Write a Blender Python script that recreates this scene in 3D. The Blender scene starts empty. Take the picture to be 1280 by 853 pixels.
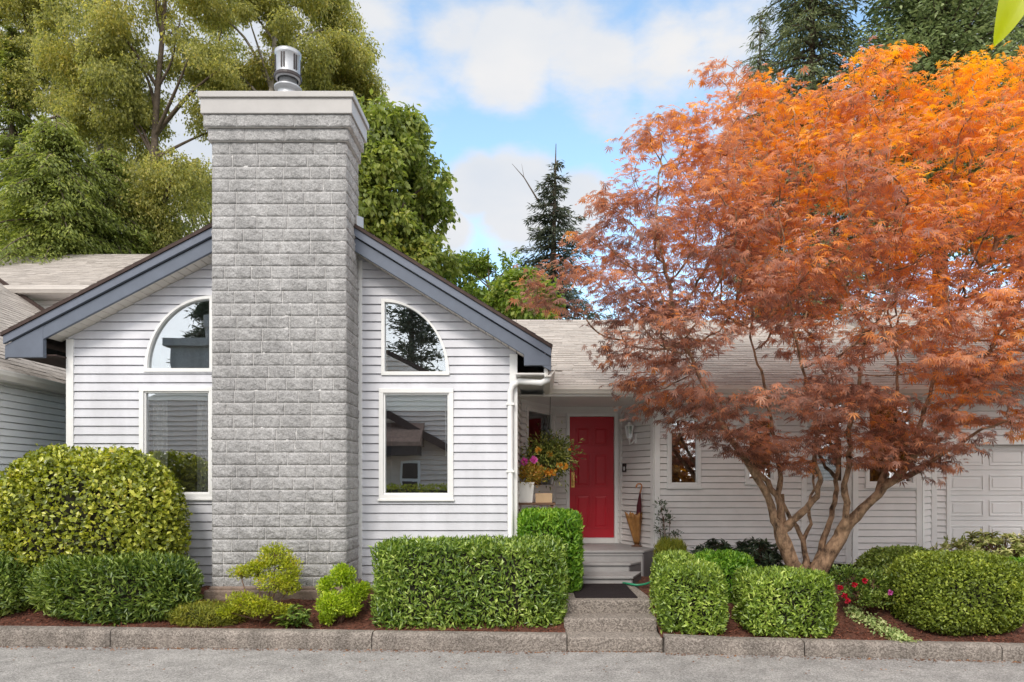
import bpy, math, random
import numpy as np
from mathutils import Vector
random.seed(7)
RNG = np.random.default_rng(11)
SC = bpy.context.scene
COL = SC.collection
R = math.radians

# ------------------------------------------------------------------ camera
F, CX, CY, EYE = 881.0, 668.0, 600.0, 1.9          # focal length (px of a 1280 wide frame), vanishing point, eye height
cam_d = bpy.data.cameras.new('camera'); cam = bpy.data.objects.new('camera', cam_d); COL.objects.link(cam)
cam_d.sensor_width = 36; cam_d.lens = F/1280*36
cam_d.shift_x = -(CX-640)/1280; cam_d.shift_y = (CY-426.5)/1280
cam_d.clip_start = .05; cam_d.clip_end = 1500
cam.location = (0, 0, EYE); cam.rotation_euler = (R(90), 0, 0)
SC.camera = cam

# ------------------------------------------------------------------ sky and sun
SUN = Vector((-.20, -.80, .80)).normalized()
EL = math.asin(SUN.z); AZ = math.atan2(SUN.x, SUN.y)
world = bpy.data.worlds.new('World'); SC.world = world; world.use_nodes = True
nt = world.node_tree; N = nt.nodes; L = nt.links; N.clear()
def nd(t, **k):
    n = N.new(t)
    for a, b in k.items(): setattr(n, a, b)
    return n
out = nd('ShaderNodeOutputWorld'); bg = nd('ShaderNodeBackground')
sky = nd('ShaderNodeTexSky', sky_type='NISHITA', sun_disc=False, sun_elevation=EL, sun_rotation=AZ)
sky.air_density = 1.0; sky.dust_density = .6; sky.ozone_density = 1.6
SKY_STRENGTH = .14
bg.inputs['Strength'].default_value = SKY_STRENGTH
tc = nd('ShaderNodeTexCoord')
def math_n(op, a, b=None, c=None):
    n = nd('ShaderNodeMath', operation=op)
    for i, x in enumerate((a, b, c)):
        if x is None: continue
        if isinstance(x, (int, float)): n.inputs[i].default_value = x
        else: L.new(x, n.inputs[i])
    return n.outputs[0]
noise = nd('ShaderNodeTexNoise'); noise.inputs['Scale'].default_value = 4.2; noise.inputs['Detail'].default_value = 9; noise.inputs['Roughness'].default_value = .56
mp = nd('ShaderNodeMapping'); mp.inputs['Scale'].default_value = (1, 1, 2.1); mp.inputs['Location'].default_value = (.3, .1, .4)
L.new(tc.outputs['Generated'], mp.inputs['Vector']); L.new(mp.outputs[0], noise.inputs['Vector'])
def skydir(px, py): return Vector(((px-CX)/F, 1, (CY-py)/F)).normalized()
blobs = [(650, 250, .085, 1.35), (600, 235, .06, 1.2), (715, 262, .065, 1.2), (565, 290, .05, 1.0), (470, 40, .10, .8), (560, 30, .10, .75), (640, 75, .10, .9), (740, 70, .11, .9), (830, 60, .10, .8), (900, 20, .12, .7), (690, 155, .03, .4), (930, 120, .09, .6), (500, 120, .05, .5), (690, 15, .12, .6),
         (100, 100, .45, 1.2), (1250, 100, .3, .6)]
acc = None
for px, py, rad, amp in blobs:                      # cumulus masses, each a soft disc in a fixed direction of the sky
    dv = nd('ShaderNodeVectorMath', operation='DISTANCE'); L.new(tc.outputs['Generated'], dv.inputs[0]); dv.inputs[1].default_value = skydir(px, py)
    mr = nd('ShaderNodeMapRange', interpolation_type='SMOOTHSTEP'); L.new(dv.outputs['Value'], mr.inputs['Value'])
    mr.inputs['From Min'].default_value = 0; mr.inputs['From Max'].default_value = rad*1.5; mr.inputs['To Min'].default_value = amp; mr.inputs['To Max'].default_value = 0
    acc = mr.outputs[0] if acc is None else math_n('MAXIMUM', acc, mr.outputs[0])
nz = math_n('SUBTRACT', noise.outputs[0], .5)
dens = math_n('ADD', math_n('MULTIPLY', nz, 2.0), acc)
cl = nd('ShaderNodeMapRange', interpolation_type='SMOOTHSTEP'); L.new(dens, cl.inputs['Value'])
cl.inputs['From Min'].default_value = .34; cl.inputs['From Max'].default_value = .80
mix = nd('ShaderNodeMix', data_type='RGBA'); L.new(cl.outputs[0], mix.inputs['Factor'])
noise2 = nd('ShaderNodeTexNoise'); noise2.inputs['Scale'].default_value = 3; noise2.inputs['Detail'].default_value = 6; L.new(mp.outputs[0], noise2.inputs['Vector'])
cr = nd('ShaderNodeValToRGB'); L.new(noise2.outputs[0], cr.inputs[0])
CLOUD = 3.9
cr.color_ramp.elements[0].position = .35; cr.color_ramp.elements[0].color = (.78, .84, .93, 1)
cr.color_ramp.elements[1].position = .62; cr.color_ramp.elements[1].color = (.98, .97, .97, 1)
vm = nd('ShaderNodeVectorMath', operation='SCALE'); L.new(cr.outputs[0], vm.inputs[0]); vm.inputs['Scale'].default_value = CLOUD
hs = nd('ShaderNodeHueSaturation'); hs.inputs['Hue'].default_value = .488; hs.inputs['Saturation'].default_value = .95; hs.inputs['Value'].default_value = 1.4; L.new(sky.outputs[0], hs.inputs['Color'])
L.new(hs.outputs[0], mix.inputs['A']); L.new(vm.outputs[0], mix.inputs['B'])
# bright unseen cloud sheet added behind the camera and overhead to whiten ambient light
sx = nd('ShaderNodeSeparateXYZ'); L.new(tc.outputs['Generated'], sx.inputs[0])
back = nd('ShaderNodeMapRange', interpolation_type='SMOOTHSTEP'); L.new(math_n('SUBTRACT', sx.outputs['Y'], math_n('MULTIPLY', sx.outputs['Z'], .55)), back.inputs['Value'])
back.inputs['From Min'].default_value = .28; back.inputs['From Max'].default_value = -.25; back.inputs['To Max'].default_value = .9
mix2 = nd('ShaderNodeMix', data_type='RGBA'); L.new(back.outputs[0], mix2.inputs['Factor']); L.new(mix.outputs['Result'], mix2.inputs['A'])
FILL_SKY = 8.0
mix2.inputs['B'].default_value = (FILL_SKY, FILL_SKY*.985, FILL_SKY*.975, 1)
L.new(mix2.outputs['Result'], bg.inputs['Color']); L.new(bg.outputs[0], out.inputs[0])
sun_d = bpy.data.lights.new('sun', 'SUN'); sun = bpy.data.objects.new('sun', sun_d); COL.objects.link(sun)
sun_d.energy = 1.35; sun_d.angle = R(18); sun_d.color = (1, .93, .84)
sun.rotation_euler = SUN.to_track_quat('Z', 'Y').to_euler()
SC.view_settings.view_transform = 'Standard'; SC.view_settings.look = 'None'
SC.view_settings.exposure = .76; SC.view_settings.gamma = 1; SC.view_settings.use_curve_mapping = False
SC.cycles.max_bounces = 6; SC.cycles.transparent_max_bounces = 8; SC.cycles.diffuse_bounces = 3

# ------------------------------------------------------------------ helpers
def P(px, py, d): return Vector(((px-CX)*d/F, d, EYE-(py-CY)*d/F))
def X(px, d): return (px-CX)*d/F
def Z(py, d): return EYE-(py-CY)*d/F
OFF = {}
def off(o): return OFF.get(o.name, Vector((0, 0, 0))) if o else Vector((0, 0, 0))
def tag(o, label=None, cat=None, group=None, kind=None):
    if label: o['label'] = label
    if cat: o['category'] = cat
    if group: o['group'] = group
    if kind: o['kind'] = kind
    return o
def thing(name, label, cat, loc, group=None):
    o = bpy.data.objects.new(name, None); COL.objects.link(o); o.location = loc; o.empty_display_size = .2
    OFF[o.name] = Vector(loc); return tag(o, label, cat, group)
def link_mesh(name, me, mat, parent=None, smooth=False):
    o = bpy.data.objects.new(name, me); COL.objects.link(o)
    if mat: me.materials.append(mat)
    if parent: o.parent = parent; OFF[o.name] = off(parent)
    if smooth: me.polygons.foreach_set('use_smooth', np.ones(len(me.polygons), dtype=bool))
    return o
def np_mesh(name, V, Fq, k, mat, parent=None, smooth=False):
    """V (n,3) world coordinates, Fq (m,k) faces of k corners"""
    V = np.asarray(V, dtype=np.float32) - np.array(off(parent), dtype=np.float32)
    Fq = np.asarray(Fq, dtype=np.int32)
    me = bpy.data.meshes.new(name); m = len(Fq)
    me.vertices.add(len(V)); me.vertices.foreach_set('co', V.ravel())
    me.loops.add(m*k); me.loops.foreach_set('vertex_index', Fq.ravel())
    me.polygons.add(m); me.polygons.foreach_set('loop_start', np.arange(0, m*k, k, dtype=np.int32))
    me.update(calc_edges=True); me.validate()
    return link_mesh(name, me, mat, parent, smooth)
class MB:
    def __init__(s): s.v = []; s.f = []
    def add(s, vs, fs):
        b = len(s.v); s.v += [tuple(p) for p in vs]; s.f += [tuple(b+i for i in f) for f in fs]; return s
    def quad(s, a, b, c, d): return s.add((a, b, c, d), ((0, 1, 2, 3),))
    def box(s, x0, x1, y0, y1, z0, z1):
        return s.obox(((x0+x1)/2, (y0+y1)/2, (z0+z1)/2), (abs(x1-x0)/2, 0, 0), (0, abs(y1-y0)/2, 0), (0, 0, abs(z1-z0)/2))
    def obox(s, c, a, b, e):
        c, a, b, e = Vector(c), Vector(a), Vector(b), Vector(e)
        vs = [c+i*a+j*b+k*e for k in (-1, 1) for j in (-1, 1) for i in (-1, 1)]
        return s.add(vs, ((0, 2, 3, 1), (4, 5, 7, 6), (0, 1, 5, 4), (2, 6, 7, 3), (0, 4, 6, 2), (1, 3, 7, 5)))
    def prism(s, poly, vec):
        n = len(poly); vec = Vector(vec); a = [Vector(p) for p in poly]; b = [p+vec for p in a]
        return s.add(a+b, [tuple(range(n)), tuple(range(2*n-1, n-1, -1))]+[(i, i+n, (i+1) % n+n, (i+1) % n) for i in range(n)])
    def tube(s, pts, rad, n=6, cap=True):
        pts = [Vector(p) for p in pts]
        rad = [float(q) for q in rad] if hasattr(rad, '__len__') else [float(rad)]*len(pts)
        rings = []; u = None
        for i, p in enumerate(pts):
            t = (pts[min(i+1, len(pts)-1)]-pts[max(i-1, 0)]).normalized()
            if u is None: u = t.orthogonal().normalized()
            else:
                u = (u-t*u.dot(t)); u = u.normalized() if u.length > 1e-5 else t.orthogonal().normalized()
            w = t.cross(u); rings.append([p+rad[i]*(math.cos(2*math.pi*k/n)*u+math.sin(2*math.pi*k/n)*w) for k in range(n)])
        vs = [q for r in rings for q in r]; fs = []
        for i in range(len(pts)-1):
            for k in range(n): fs.append((i*n+k, i*n+(k+1) % n, (i+1)*n+(k+1) % n, (i+1)*n+k))
        if cap: fs += [tuple(range(n-1, -1, -1)), tuple((len(pts)-1)*n+k for k in range(n))]
        return s.add(vs, fs)
    def lathe(s, prof, c, n=20, axis=None):
        c = Vector(c); vs = []; fs = []
        for r, z in prof:
            for k in range(n):
                a = 2*math.pi*k/n; vs.append(c+Vector((r*math.cos(a), r*math.sin(a), z)))
        for i in range(len(prof)-1):
            for k in range(n): fs.append((i*n+k, i*n+(k+1) % n, (i+1)*n+(k+1) % n, (i+1)*n+k))
        return s.add(vs, fs)
    def build(s, name, mat, parent=None, smooth=False, bevel=0, seg=2):
        o3 = off(parent)
        me = bpy.data.meshes.new(name); me.from_pydata([tuple(Vector(p)-o3) for p in s.v], [], s.f); me.update()
        o = link_mesh(name, me, mat, parent, smooth)
        if bevel:
            b = o.modifiers.new('bevel', 'BEVEL'); b.width = bevel; b.segments = seg; b.limit_method = 'ANGLE'
        return o

# ------------------------------------------------------------------ materials
def new_mat(name):
    m = bpy.data.materials.new(name); m.use_nodes = True; nt = m.node_tree
    return m, nt.nodes, nt.links, nt.nodes['Principled BSDF']
def M(name, col, rough=.7, var=.12, scale=6, bump=0, bscale=60, spec=.4, metal=0, island=0, stretch=None, col2=None, detail=6, speck=None, stain=0):
    m, n, l, b = new_mat(name)
    b.inputs['Roughness'].default_value = rough; b.inputs['Specular IOR Level'].default_value = spec; b.inputs['Metallic'].default_value = metal
    t = n.new('ShaderNodeTexCoord'); no = n.new('ShaderNodeTexNoise'); no.inputs['Scale'].default_value = scale; no.inputs['Detail'].default_value = detail; no.inputs['Roughness'].default_value = .65
    src = t.outputs['Object']
    if stretch:
        q = n.new('ShaderNodeMapping'); q.inputs['Scale'].default_value = stretch; l.new(src, q.inputs[0]); src = q.outputs[0]
    l.new(src, no.inputs['Vector'])
    r = n.new('ShaderNodeValToRGB'); e = r.color_ramp.elements
    c2 = col2 or tuple(min(1, c*(1+var)) for c in col); c1 = tuple(c*(1-var) for c in col)
    e[0].position = .32; e[0].color = (*c1, 1); e[1].position = .68; e[1].color = (*c2, 1)
    l.new(no.outputs[0], r.inputs[0]); colr = r.outputs[0]
    if island:
        g = n.new('ShaderNodeNewGeometry'); hs = n.new('ShaderNodeHueSaturation'); mr = n.new('ShaderNodeMapRange')
        mr.inputs['To Min'].default_value = 1-island; mr.inputs['To Max'].default_value = 1+island
        l.new(g.outputs['Random Per Island'], mr.inputs['Value']); l.new(mr.outputs[0], hs.inputs['Value']); l.new(colr, hs.inputs['Color']); colr = hs.outputs[0]
    if speck:                                        # mineral grains: (scale, dark colour, light colour, amount)
        sc_, dc, lc, am = speck
        v = n.new('ShaderNodeTexVoronoi'); v.inputs['Scale'].default_value = sc_; l.new(t.outputs['Object'], v.inputs['Vector'])
        sp = n.new('ShaderNodeSeparateColor'); l.new(v.outputs['Color'], sp.inputs[0])
        r2 = n.new('ShaderNodeValToRGB'); ee = r2.color_ramp.elements; ee[0].color = (*dc, 1); ee[1].color = (*lc, 1); ee[0].position = .1; ee[1].position = .9
        l.new(sp.outputs[0], r2.inputs[0])
        mx = n.new('ShaderNodeMix'); mx.data_type = 'RGBA'; mx.inputs['Factor'].default_value = am
        l.new(colr, mx.inputs['A']); l.new(r2.outputs[0], mx.inputs['B']); colr = mx.outputs['Result']
    if stain:                                        # rain streaks and grime, drawn out vertically
        q = n.new('ShaderNodeMapping'); q.inputs['Scale'].default_value = (2.6, 2.6, .55); l.new(t.outputs['Object'], q.inputs[0])
        n3 = n.new('ShaderNodeTexNoise'); n3.inputs['Scale'].default_value = 1.4; n3.inputs['Detail'].default_value = 7; l.new(q.outputs[0], n3.inputs['Vector'])
        m3 = n.new('ShaderNodeMapRange'); m3.inputs['From Min'].default_value = .38; m3.inputs['From Max'].default_value = .62; m3.inputs['To Min'].default_value = 1-stain; m3.inputs['To Max'].default_value = 1.06; l.new(n3.outputs[0], m3.inputs['Value'])
        h3 = n.new('ShaderNodeHueSaturation'); l.new(m3.outputs[0], h3.inputs['Value']); l.new(colr, h3.inputs['Color']); colr = h3.outputs[0]
    l.new(colr, b.inputs['Base Color'])
    if bump:
        nb = n.new('ShaderNodeTexNoise'); nb.inputs['Scale'].default_value = bscale; nb.inputs['Detail'].default_value = 5; l.new(src, nb.inputs['Vector'])
        bu = n.new('ShaderNodeBump'); bu.inputs['Strength'].default_value = bump; bu.inputs['Distance'].default_value = .02; l.new(nb.outputs[0], bu.inputs['Height']); l.new(bu.outputs[0], b.inputs['Normal'])
    return m
def LM(name, stops, trans=.35, rough=.45, nscale=1.5, namt=.35, spec=.35, zgrad=None, gain=1.25):
    """leaf material: colour from a ramp read at random-per-leaf + a slow noise (+ optional world gradient for ripening colour)"""
    m, n, l, b = new_mat(name); b.inputs['Roughness'].default_value = rough; b.inputs['Specular IOR Level'].default_value = spec
    g = n.new('ShaderNodeNewGeometry'); no = n.new('ShaderNodeTexNoise'); no.inputs['Scale'].default_value = nscale; no.inputs['Detail'].default_value = 3; l.new(g.outputs['Position'], no.inputs['Vector'])
    def mth(op, a, c):
        q = n.new('ShaderNodeMath'); q.operation = op
        for i, x in enumerate((a, c)):
            if isinstance(x, (int, float)): q.inputs[i].default_value = x
            else: l.new(x, q.inputs[i])
        return q.outputs[0]
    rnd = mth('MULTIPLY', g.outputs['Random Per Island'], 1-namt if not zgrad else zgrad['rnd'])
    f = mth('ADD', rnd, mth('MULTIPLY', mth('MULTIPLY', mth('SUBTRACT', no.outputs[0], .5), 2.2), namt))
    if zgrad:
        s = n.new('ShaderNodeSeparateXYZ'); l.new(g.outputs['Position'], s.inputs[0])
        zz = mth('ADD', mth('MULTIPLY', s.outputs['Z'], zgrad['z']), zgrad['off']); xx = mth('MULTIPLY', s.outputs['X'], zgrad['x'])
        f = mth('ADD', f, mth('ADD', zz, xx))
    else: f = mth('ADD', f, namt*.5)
    r = n.new('ShaderNodeValToRGB'); e = r.color_ramp.elements
    while len(e) < len(stops): e.new(.5)
    for q, (p, c) in zip(e, stops): q.position = p; q.color = (*[min(.85, x*gain) for x in c], 1)
    l.new(f, r.inputs[0]); l.new(r.outputs[0], b.inputs['Base Color'])
    tr = n.new('ShaderNodeBsdfTranslucent'); hs = n.new('ShaderNodeHueSaturation'); hs.inputs['Saturation'].default_value = 1.15; hs.inputs['Value'].default_value = 1.6; l.new(r.outputs[0], hs.inputs['Color']); l.new(hs.outputs[0], tr.inputs[0])
    mx = n.new('ShaderNodeMixShader'); mx.inputs[0].default_value = trans; l.new(b.outputs[0], mx.inputs[1]); l.new(tr.outputs[0], mx.inputs[2]); l.new(mx.outputs[0], n['Material Output'].inputs[0])
    return m
def glass_mat(name, refl=.3, tint=(.90, .93, .92)):
    m, n, l, b = new_mat(name); n.remove(b)
    gl = n.new('ShaderNodeBsdfGlossy'); gl.inputs['Roughness'].default_value = .0; gl.inputs['Color'].default_value = (.93, .96, 1, 1)
    tp = n.new('ShaderNodeBsdfTransparent'); tp.inputs[0].default_value = (*tint, 1)
    lw = n.new('ShaderNodeFresnel'); lw.inputs['IOR'].default_value = 1.5
    ad = n.new('ShaderNodeMath'); ad.operation = 'ADD'; ad.use_clamp = True; l.new(lw.outputs[0], ad.inputs[0]); ad.inputs[1].default_value = refl
    no = n.new('ShaderNodeTexNoise'); no.inputs['Scale'].default_value = 1.6; t = n.new('ShaderNodeTexCoord'); l.new(t.outputs['Object'], no.inputs['Vector'])
    bu = n.new('ShaderNodeBump'); bu.inputs['Strength'].default_value = .012; bu.inputs['Distance'].default_value = .05; l.new(no.outputs[0], bu.inputs['Height']); l.new(bu.outputs[0], gl.inputs['Normal'])
    mx = n.new('ShaderNodeMixShader'); l.new(ad.outputs[0], mx.inputs[0]); l.new(tp.outputs[0], mx.inputs[1]); l.new(gl.outputs[0], mx.inputs[2]); l.new(mx.outputs[0], n['Material Output'].inputs[0])
    return m
SIDING = M('vinyl_siding', (.60, .605, .645), .45, .06, 2.5, stain=.07, spec=.35)
SIDING_B = M('lightened_siding', (.74, .71, .69), .5, .04, 1.5, spec=.3)  # lighter than the gable siding, offsetting the shade of the roofed porch
TRIM = M('white_trim', (.80, .80, .79), .4, .03, 3)
TRIM_B = M('offwhite_trim', (.76, .74, .72), .45, .04, 3)
CREAM = M('cream_gutter', (.70, .66, .62), .35, .05, 4)
BLUE = M('slate_blue_fascia', (.115, .135, .175), .5, .08, 5)
BLUE_L = M('slate_blue_trim', (.135, .155, .20), .5, .08, 5)
BROWN = M('dark_roof_edge', (.055, .035, .03), .8, .3, 12)
SOFF = M('white_soffit', (.66, .62, .57), .6, .05, 5)
SHING = M('roof_shingle', (.40, .37, .34), .9, .18, 30, bump=.5, bscale=120, island=.22, speck=(260, (.22, .19, .17), (.62, .56, .50), .35))
SHING2 = M('weathered_shingle', (.36, .325, .295), .9, .2, 30, bump=.5, bscale=120, island=.24, speck=(260, (.2, .17, .15), (.55, .5, .45), .35))
BLOCK = M('split_face_block', (.335, .330, .327), .95, .34, 24, bump=1, bscale=34, island=.10, speck=(120, (.20, .195, .195), (.56, .55, .545), .40), spec=.15, stain=.17)
MORTAR = M('mortar', (.60, .585, .57), .95, .1, 20, spec=.1)
FOOT = M('footing_concrete', (.24, .18, .145), .95, .25, 9, bump=.5, bscale=40)
CAPM = M('painted_metal_cap', (.40, .385, .375), .4, .05, 4)
GALV = M('galvanised_metal', (.40, .41, .43), .45, .1, 8, metal=.75)
DARK = M('dark_metal', (.03, .022, .022), .5, .2, 8)
DOOR = M('red_door_paint', (.47, .014, .028), .38, .06, 3)
BRASS = M('brass', (.75, .48, .16), .25, .1, 8, metal=.9)
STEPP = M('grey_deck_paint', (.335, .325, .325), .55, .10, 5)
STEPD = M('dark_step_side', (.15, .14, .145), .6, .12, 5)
PALE = M('lightened_neighbour_siding', (.78, .78, .79), .45, .06, 2.5)  # siding lightened in colour to lift the shaded neighbour wall
WING = M('lightened_wing_siding', (.75, .73, .72), .45, .06, 2.5)  # lighter copy of the house siding, offsetting shade under the maple
AGG = M('exposed_aggregate', (.22, .19, .165), .95, .16, 5, bump=.8, bscale=70, speck=(75, (.07, .058, .05), (.50, .44, .385), .5))
KERBM = M('kerb_concrete', (.225, .195, .17), .95, .3, 3, bump=.8, bscale=70, stain=.25, speck=(75, (.08, .065, .055), (.44, .39, .345), .5))
ASPH = M('asphalt', (.265, .253, .242), .95, .20, 1.1, bump=.6, bscale=90, speck=(85, (.13, .123, .118), (.50, .485, .465), .5), stain=.16)
SOIL = M('bark_mulch', (.075, .028, .017), .95, .5, 22, bump=1, bscale=60, col2=(.17, .065, .04))
CHIP = M('bark_chip', (.16, .055, .032), .9, .3, 30, island=.55)
MATM = M('door_mat', (.035, .028, .03), .95, .3, 60, bump=.8, bscale=200, spec=.1)
INT = M('dark_room_recess', (.09, .07, .06), .8, .3, 2)  # dark brown recess behind the glass, room dimness put into its colour
BLIND = M('blind', (.78, .86, .85), .5, .03, 4)
CURT = M('curtain', (.55, .53, .52), .8, .2, 12, stretch=(8, 8, .3))
GLASS = glass_mat('window_glass', .40)
GLASS_E = glass_mat('entry_glass', .10)
GLASS_S = glass_mat('arched_window_glass', .27)
GARD = M('garage_door_paint', (.76, .755, .75), .45, .03, 2)
BARK_M = M('maple_bark', (.19, .098, .058), .85, .75, 15, bump=1, bscale=26, col2=(.52, .33, .20), stretch=(1, 1, .55))
BARK_D = M('dark_bark', (.10, .075, .055), .9, .4, 8, bump=.8, bscale=25)
BARK_W = M('birch_bark', (.27, .24, .21), .8, .45, 7, bump=.4, bscale=25, stretch=(1, 1, 3))
CORE = M('shrub_core_shade', (.022, .020, .012), .95, .5, 25)  # near-black solid core; the shade between leaves is put into this colour
TWIG = M('twig', (.16, .09, .06), .9, .3, 15)
# ------------------------------------------------------------------ walls
D_G, D_F, D_C, D_D = 9.525, 9.22, 8.81, 11.9
class Wall:
    def __init__(s, a, b):
        s.o = Vector((a[0], a[1], 0)); d = Vector((b[0]-a[0], b[1]-a[1], 0)); s.len = d.length; s.d = d.normalized(); s.n = Vector((s.d.y, -s.d.x, 0))
    def pt(s, u, z, n=0): return s.o+s.d*u+s.n*n+Vector((0, 0, z))
    def u(s, px): k = (px-CX)/F; return (k*s.o.y-s.o.x)/(s.d.x-k*s.d.y)
    def uz(s, px, py): u = s.u(px); return u, Z(py, s.o.y+s.d.y*u)
    def box(s, m, u0, u1, z0, z1, n0, n1):
        c = s.pt((u0+u1)/2, (z0+z1)/2, (n0+n1)/2)
        return m.obox(c, s.d*(abs(u1-u0)/2), s.n*(abs(n1-n0)/2), (0, 0, abs(z1-z0)/2))
def siding(m, W, z0, z1, outline, holes=(), ex=.1, lip=.02):
    """lap siding: every course a real tilted board with an underside; holes are (z lo, z hi, z -> (u0,u1))"""
    br = {z0, z1}
    k = 0
    while z0+k*ex < z1: br.add(z0+k*ex); k += 1
    for lo, hi, fn in holes:
        br |= {lo, hi}
        if fn(lo+1e-4) != fn(hi-1e-4):
            q = lo
            while q < hi: br.add(q); q += .03
    k = 0
    while z0+k*ex < z1: br.add(z0+(k+.86)*ex); k += 1
    br = sorted(b for b in br if z0-1e-6 <= b <= z1+1e-6)
    def ivals(z):
        a, b = outline(z)
        r = [(a, b)] if b > a else []
        for lo, hi, fn in holes:
            if lo < z < hi:
                ha, hb = fn(z); nr = []
                for p, q in r:
                    if hb <= p or ha >= q: nr.append((p, q)); continue
                    if ha > p: nr.append((p, ha))
                    if hb < q: nr.append((hb, q))
                r = nr
        return r
    for za, zb in zip(br, br[1:]):
        if zb-za < 1e-4: continue
        c = math.floor((za-z0)/ex+1e-4); c0 = z0+c*ex
        n_ = lambda z: lip*(1-(z-c0)/ex*1.0) if (z-c0)/ex < .861 else lip*.14-(lip*.14+.014)*((z-c0)/ex-.86)/.14
        A, B = ivals(za+2e-5), ivals(zb-2e-5)
        if len(A) != len(B):
            if len(A) == 1 and len(B) == 0: B = [(sum(A[0])/2,)*2]
            else: A = B = ivals((za+zb)/2)
        for (a0, a1), (b0, b1) in zip(A, B):
            m.quad(W.pt(a0, za, n_(za)), W.pt(a1, za, n_(za)), W.pt(b1, zb, n_(zb)), W.pt(b0, zb, n_(zb)))
            if abs(za-c0) < 1e-4: m.quad(W.pt(a0, za, -.014), W.pt(a1, za, -.014), W.pt(a1, za, lip), W.pt(a0, za, lip))
    return m
def window(root, W, u0, u1, z0, z1, fw=.06, trim=TRIM, glass=GLASS, blind=0, curtain=None, label=None, mull=None, wand=False):
    """u0..z1 outer edge of the casing; window > pane, blind, curtain, sill, interior"""
    m = MB()
    for a, b, c, d in ((u0, u1, z1-fw, z1), (u0, u1, z0, z0+fw), (u0, u0+fw, z0+fw, z1-fw), (u1-fw, u1, z0+fw, z1-fw)): W.box(m, a, b, c, d, -.10, .032)
    i0, i1, j0, j1 = u0+fw, u1-fw, z0+fw, z1-fw
    s = .022
    for a, b, c, d in ((i0, i1, j1-s, j1), (i0, i1, j0, j0+s), (i0, i0+s, j0+s, j1-s), (i1-s, i1, j0+s, j1-s)): W.box(m, a, b, c, d, -.09, .008)
    if mull: W.box(m, i0+s, i1-s, mull-.015, mull+.015, -.085, .004)
    w = m.build('window', trim, root, bevel=.004)
    if label: w['label'] = label
    m = MB(); W.box(m, u0-.012, u1+.012, z0-.028, z0, -.02, .05); m.build('sill', trim, w, bevel=.004)
    m = MB(); m.quad(*[W.pt(a, b, -.027) for a, b in ((i0+s*.6, j0+s*.6), (i1-s*.6, j0+s*.6), (i1-s*.6, j1-s*.6), (i0+s*.6, j1-s*.6))]); m.build('pane', glass, w)
    m = MB(); e = .5
    for q in ((W.pt(i0, j0, -e), W.pt(i1, j0, -e), W.pt(i1, j1, -e), W.pt(i0, j1, -e)), (W.pt(i0, j0, -e), W.pt(i0, j0, -.1), W.pt(i0, j1, -.1), W.pt(i0, j1, -e)), (W.pt(i1, j0, -e), W.pt(i1, j0, -.1), W.pt(i1, j1, -.1), W.pt(i1, j1, -e)),
              (W.pt(i0, j0, -e), W.pt(i1, j0, -e), W.pt(i1, j0, -.1), W.pt(i0, j0, -.1)), (W.pt(i0, j1, -e), W.pt(i1, j1, -e), W.pt(i1, j1, -.1), W.pt(i0, j1, -.1))): m.quad(*q)
    m.build('dark_recess', INT, w)
    if blind:
        m = MB(); k = int(blind/.012)
        for i in range(k): W.box(m, i0+.02, i1-.02, j1-.02-.012*i-.0095, j1-.02-.012*i, -.075, -.055)
        W.box(m, i0+.015, i1-.015, j1-.05, j1-.012, -.052, -.04)
        m.build('blind', BLIND, w)
    if wand: m = MB(); m.tube([W.pt(i1-.055, j1-.03, -.05), W.pt(i1-.05, j1-.85, -.05)], .008, 6); m.build('blind_wand', TRIM, w)
    if curtain:
        m = MB()
        for ca, cb in curtain:
            n = 24
            for i in range(n):
                a = ca+(cb-ca)*i/n; b = ca+(cb-ca)*(i+1)/n
                f = lambda t: -.16+.022*math.sin(t*95)
                m.quad(W.pt(a, j0, f(a)), W.pt(b, j0, f(b)), W.pt(b, j1, f(b)), W.pt(a, j1, f(a)))
        m.build('curtain', CURT, w)
    return w
def arch_pts(W, uo, ui, z0, z1, n=18):
    """quarter ellipse outline from the tall side (uo) to the low side (ui)"""
    return [(uo+(ui-uo)*math.sin(t), z0+(z1-z0)*math.cos(t)) for t in [math.pi/2*i/n for i in range(n+1)]]
def arch_window(root, W, uo, ui, z0, z1, fw=.045, label=None):
    s = 1 if ui > uo else -1
    outer = arch_pts(W, uo, ui, z0, z1); inner = arch_pts(W, uo+s*fw, ui-s*fw, z0+fw, z1-fw)
    m = MB()
    def strip(o, i, a, b):
        for k in range(len(o)-1):
            m.quad(W.pt(*o[k], b), W.pt(*o[k+1], b), W.pt(*i[k+1], b), W.pt(*i[k], b))
            m.quad(W.pt(*o[k], a), W.pt(*o[k+1], a), W.pt(*o[k+1], b), W.pt(*o[k], b))
            m.quad(W.pt(*i[k], a), W.pt(*i[k+1], a), W.pt(*i[k+1], b), W.pt(*i[k], b))
    strip(outer, inner, -.08, .03)
    W.box(m, uo, uo+s*fw, z0, z1-.002, -.08, .029); W.box(m, uo, ui, z0-.004, z0+fw, -.08, .031)
    w = m.build('arched_window', TRIM, root)
    if label: w['label'] = label
    m = MB(); m.prism([W.pt(u, z, -.03) for u, z in inner]+[W.pt(uo+s*fw, z0+fw, -.03)], W.n*.006); m.build('pane', GLASS_S, w)
    m = MB(); W.box(m, uo, ui, z0-.03, z1, -.42, -.4); m.build('dark_recess', INT, w)
    return w
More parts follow.
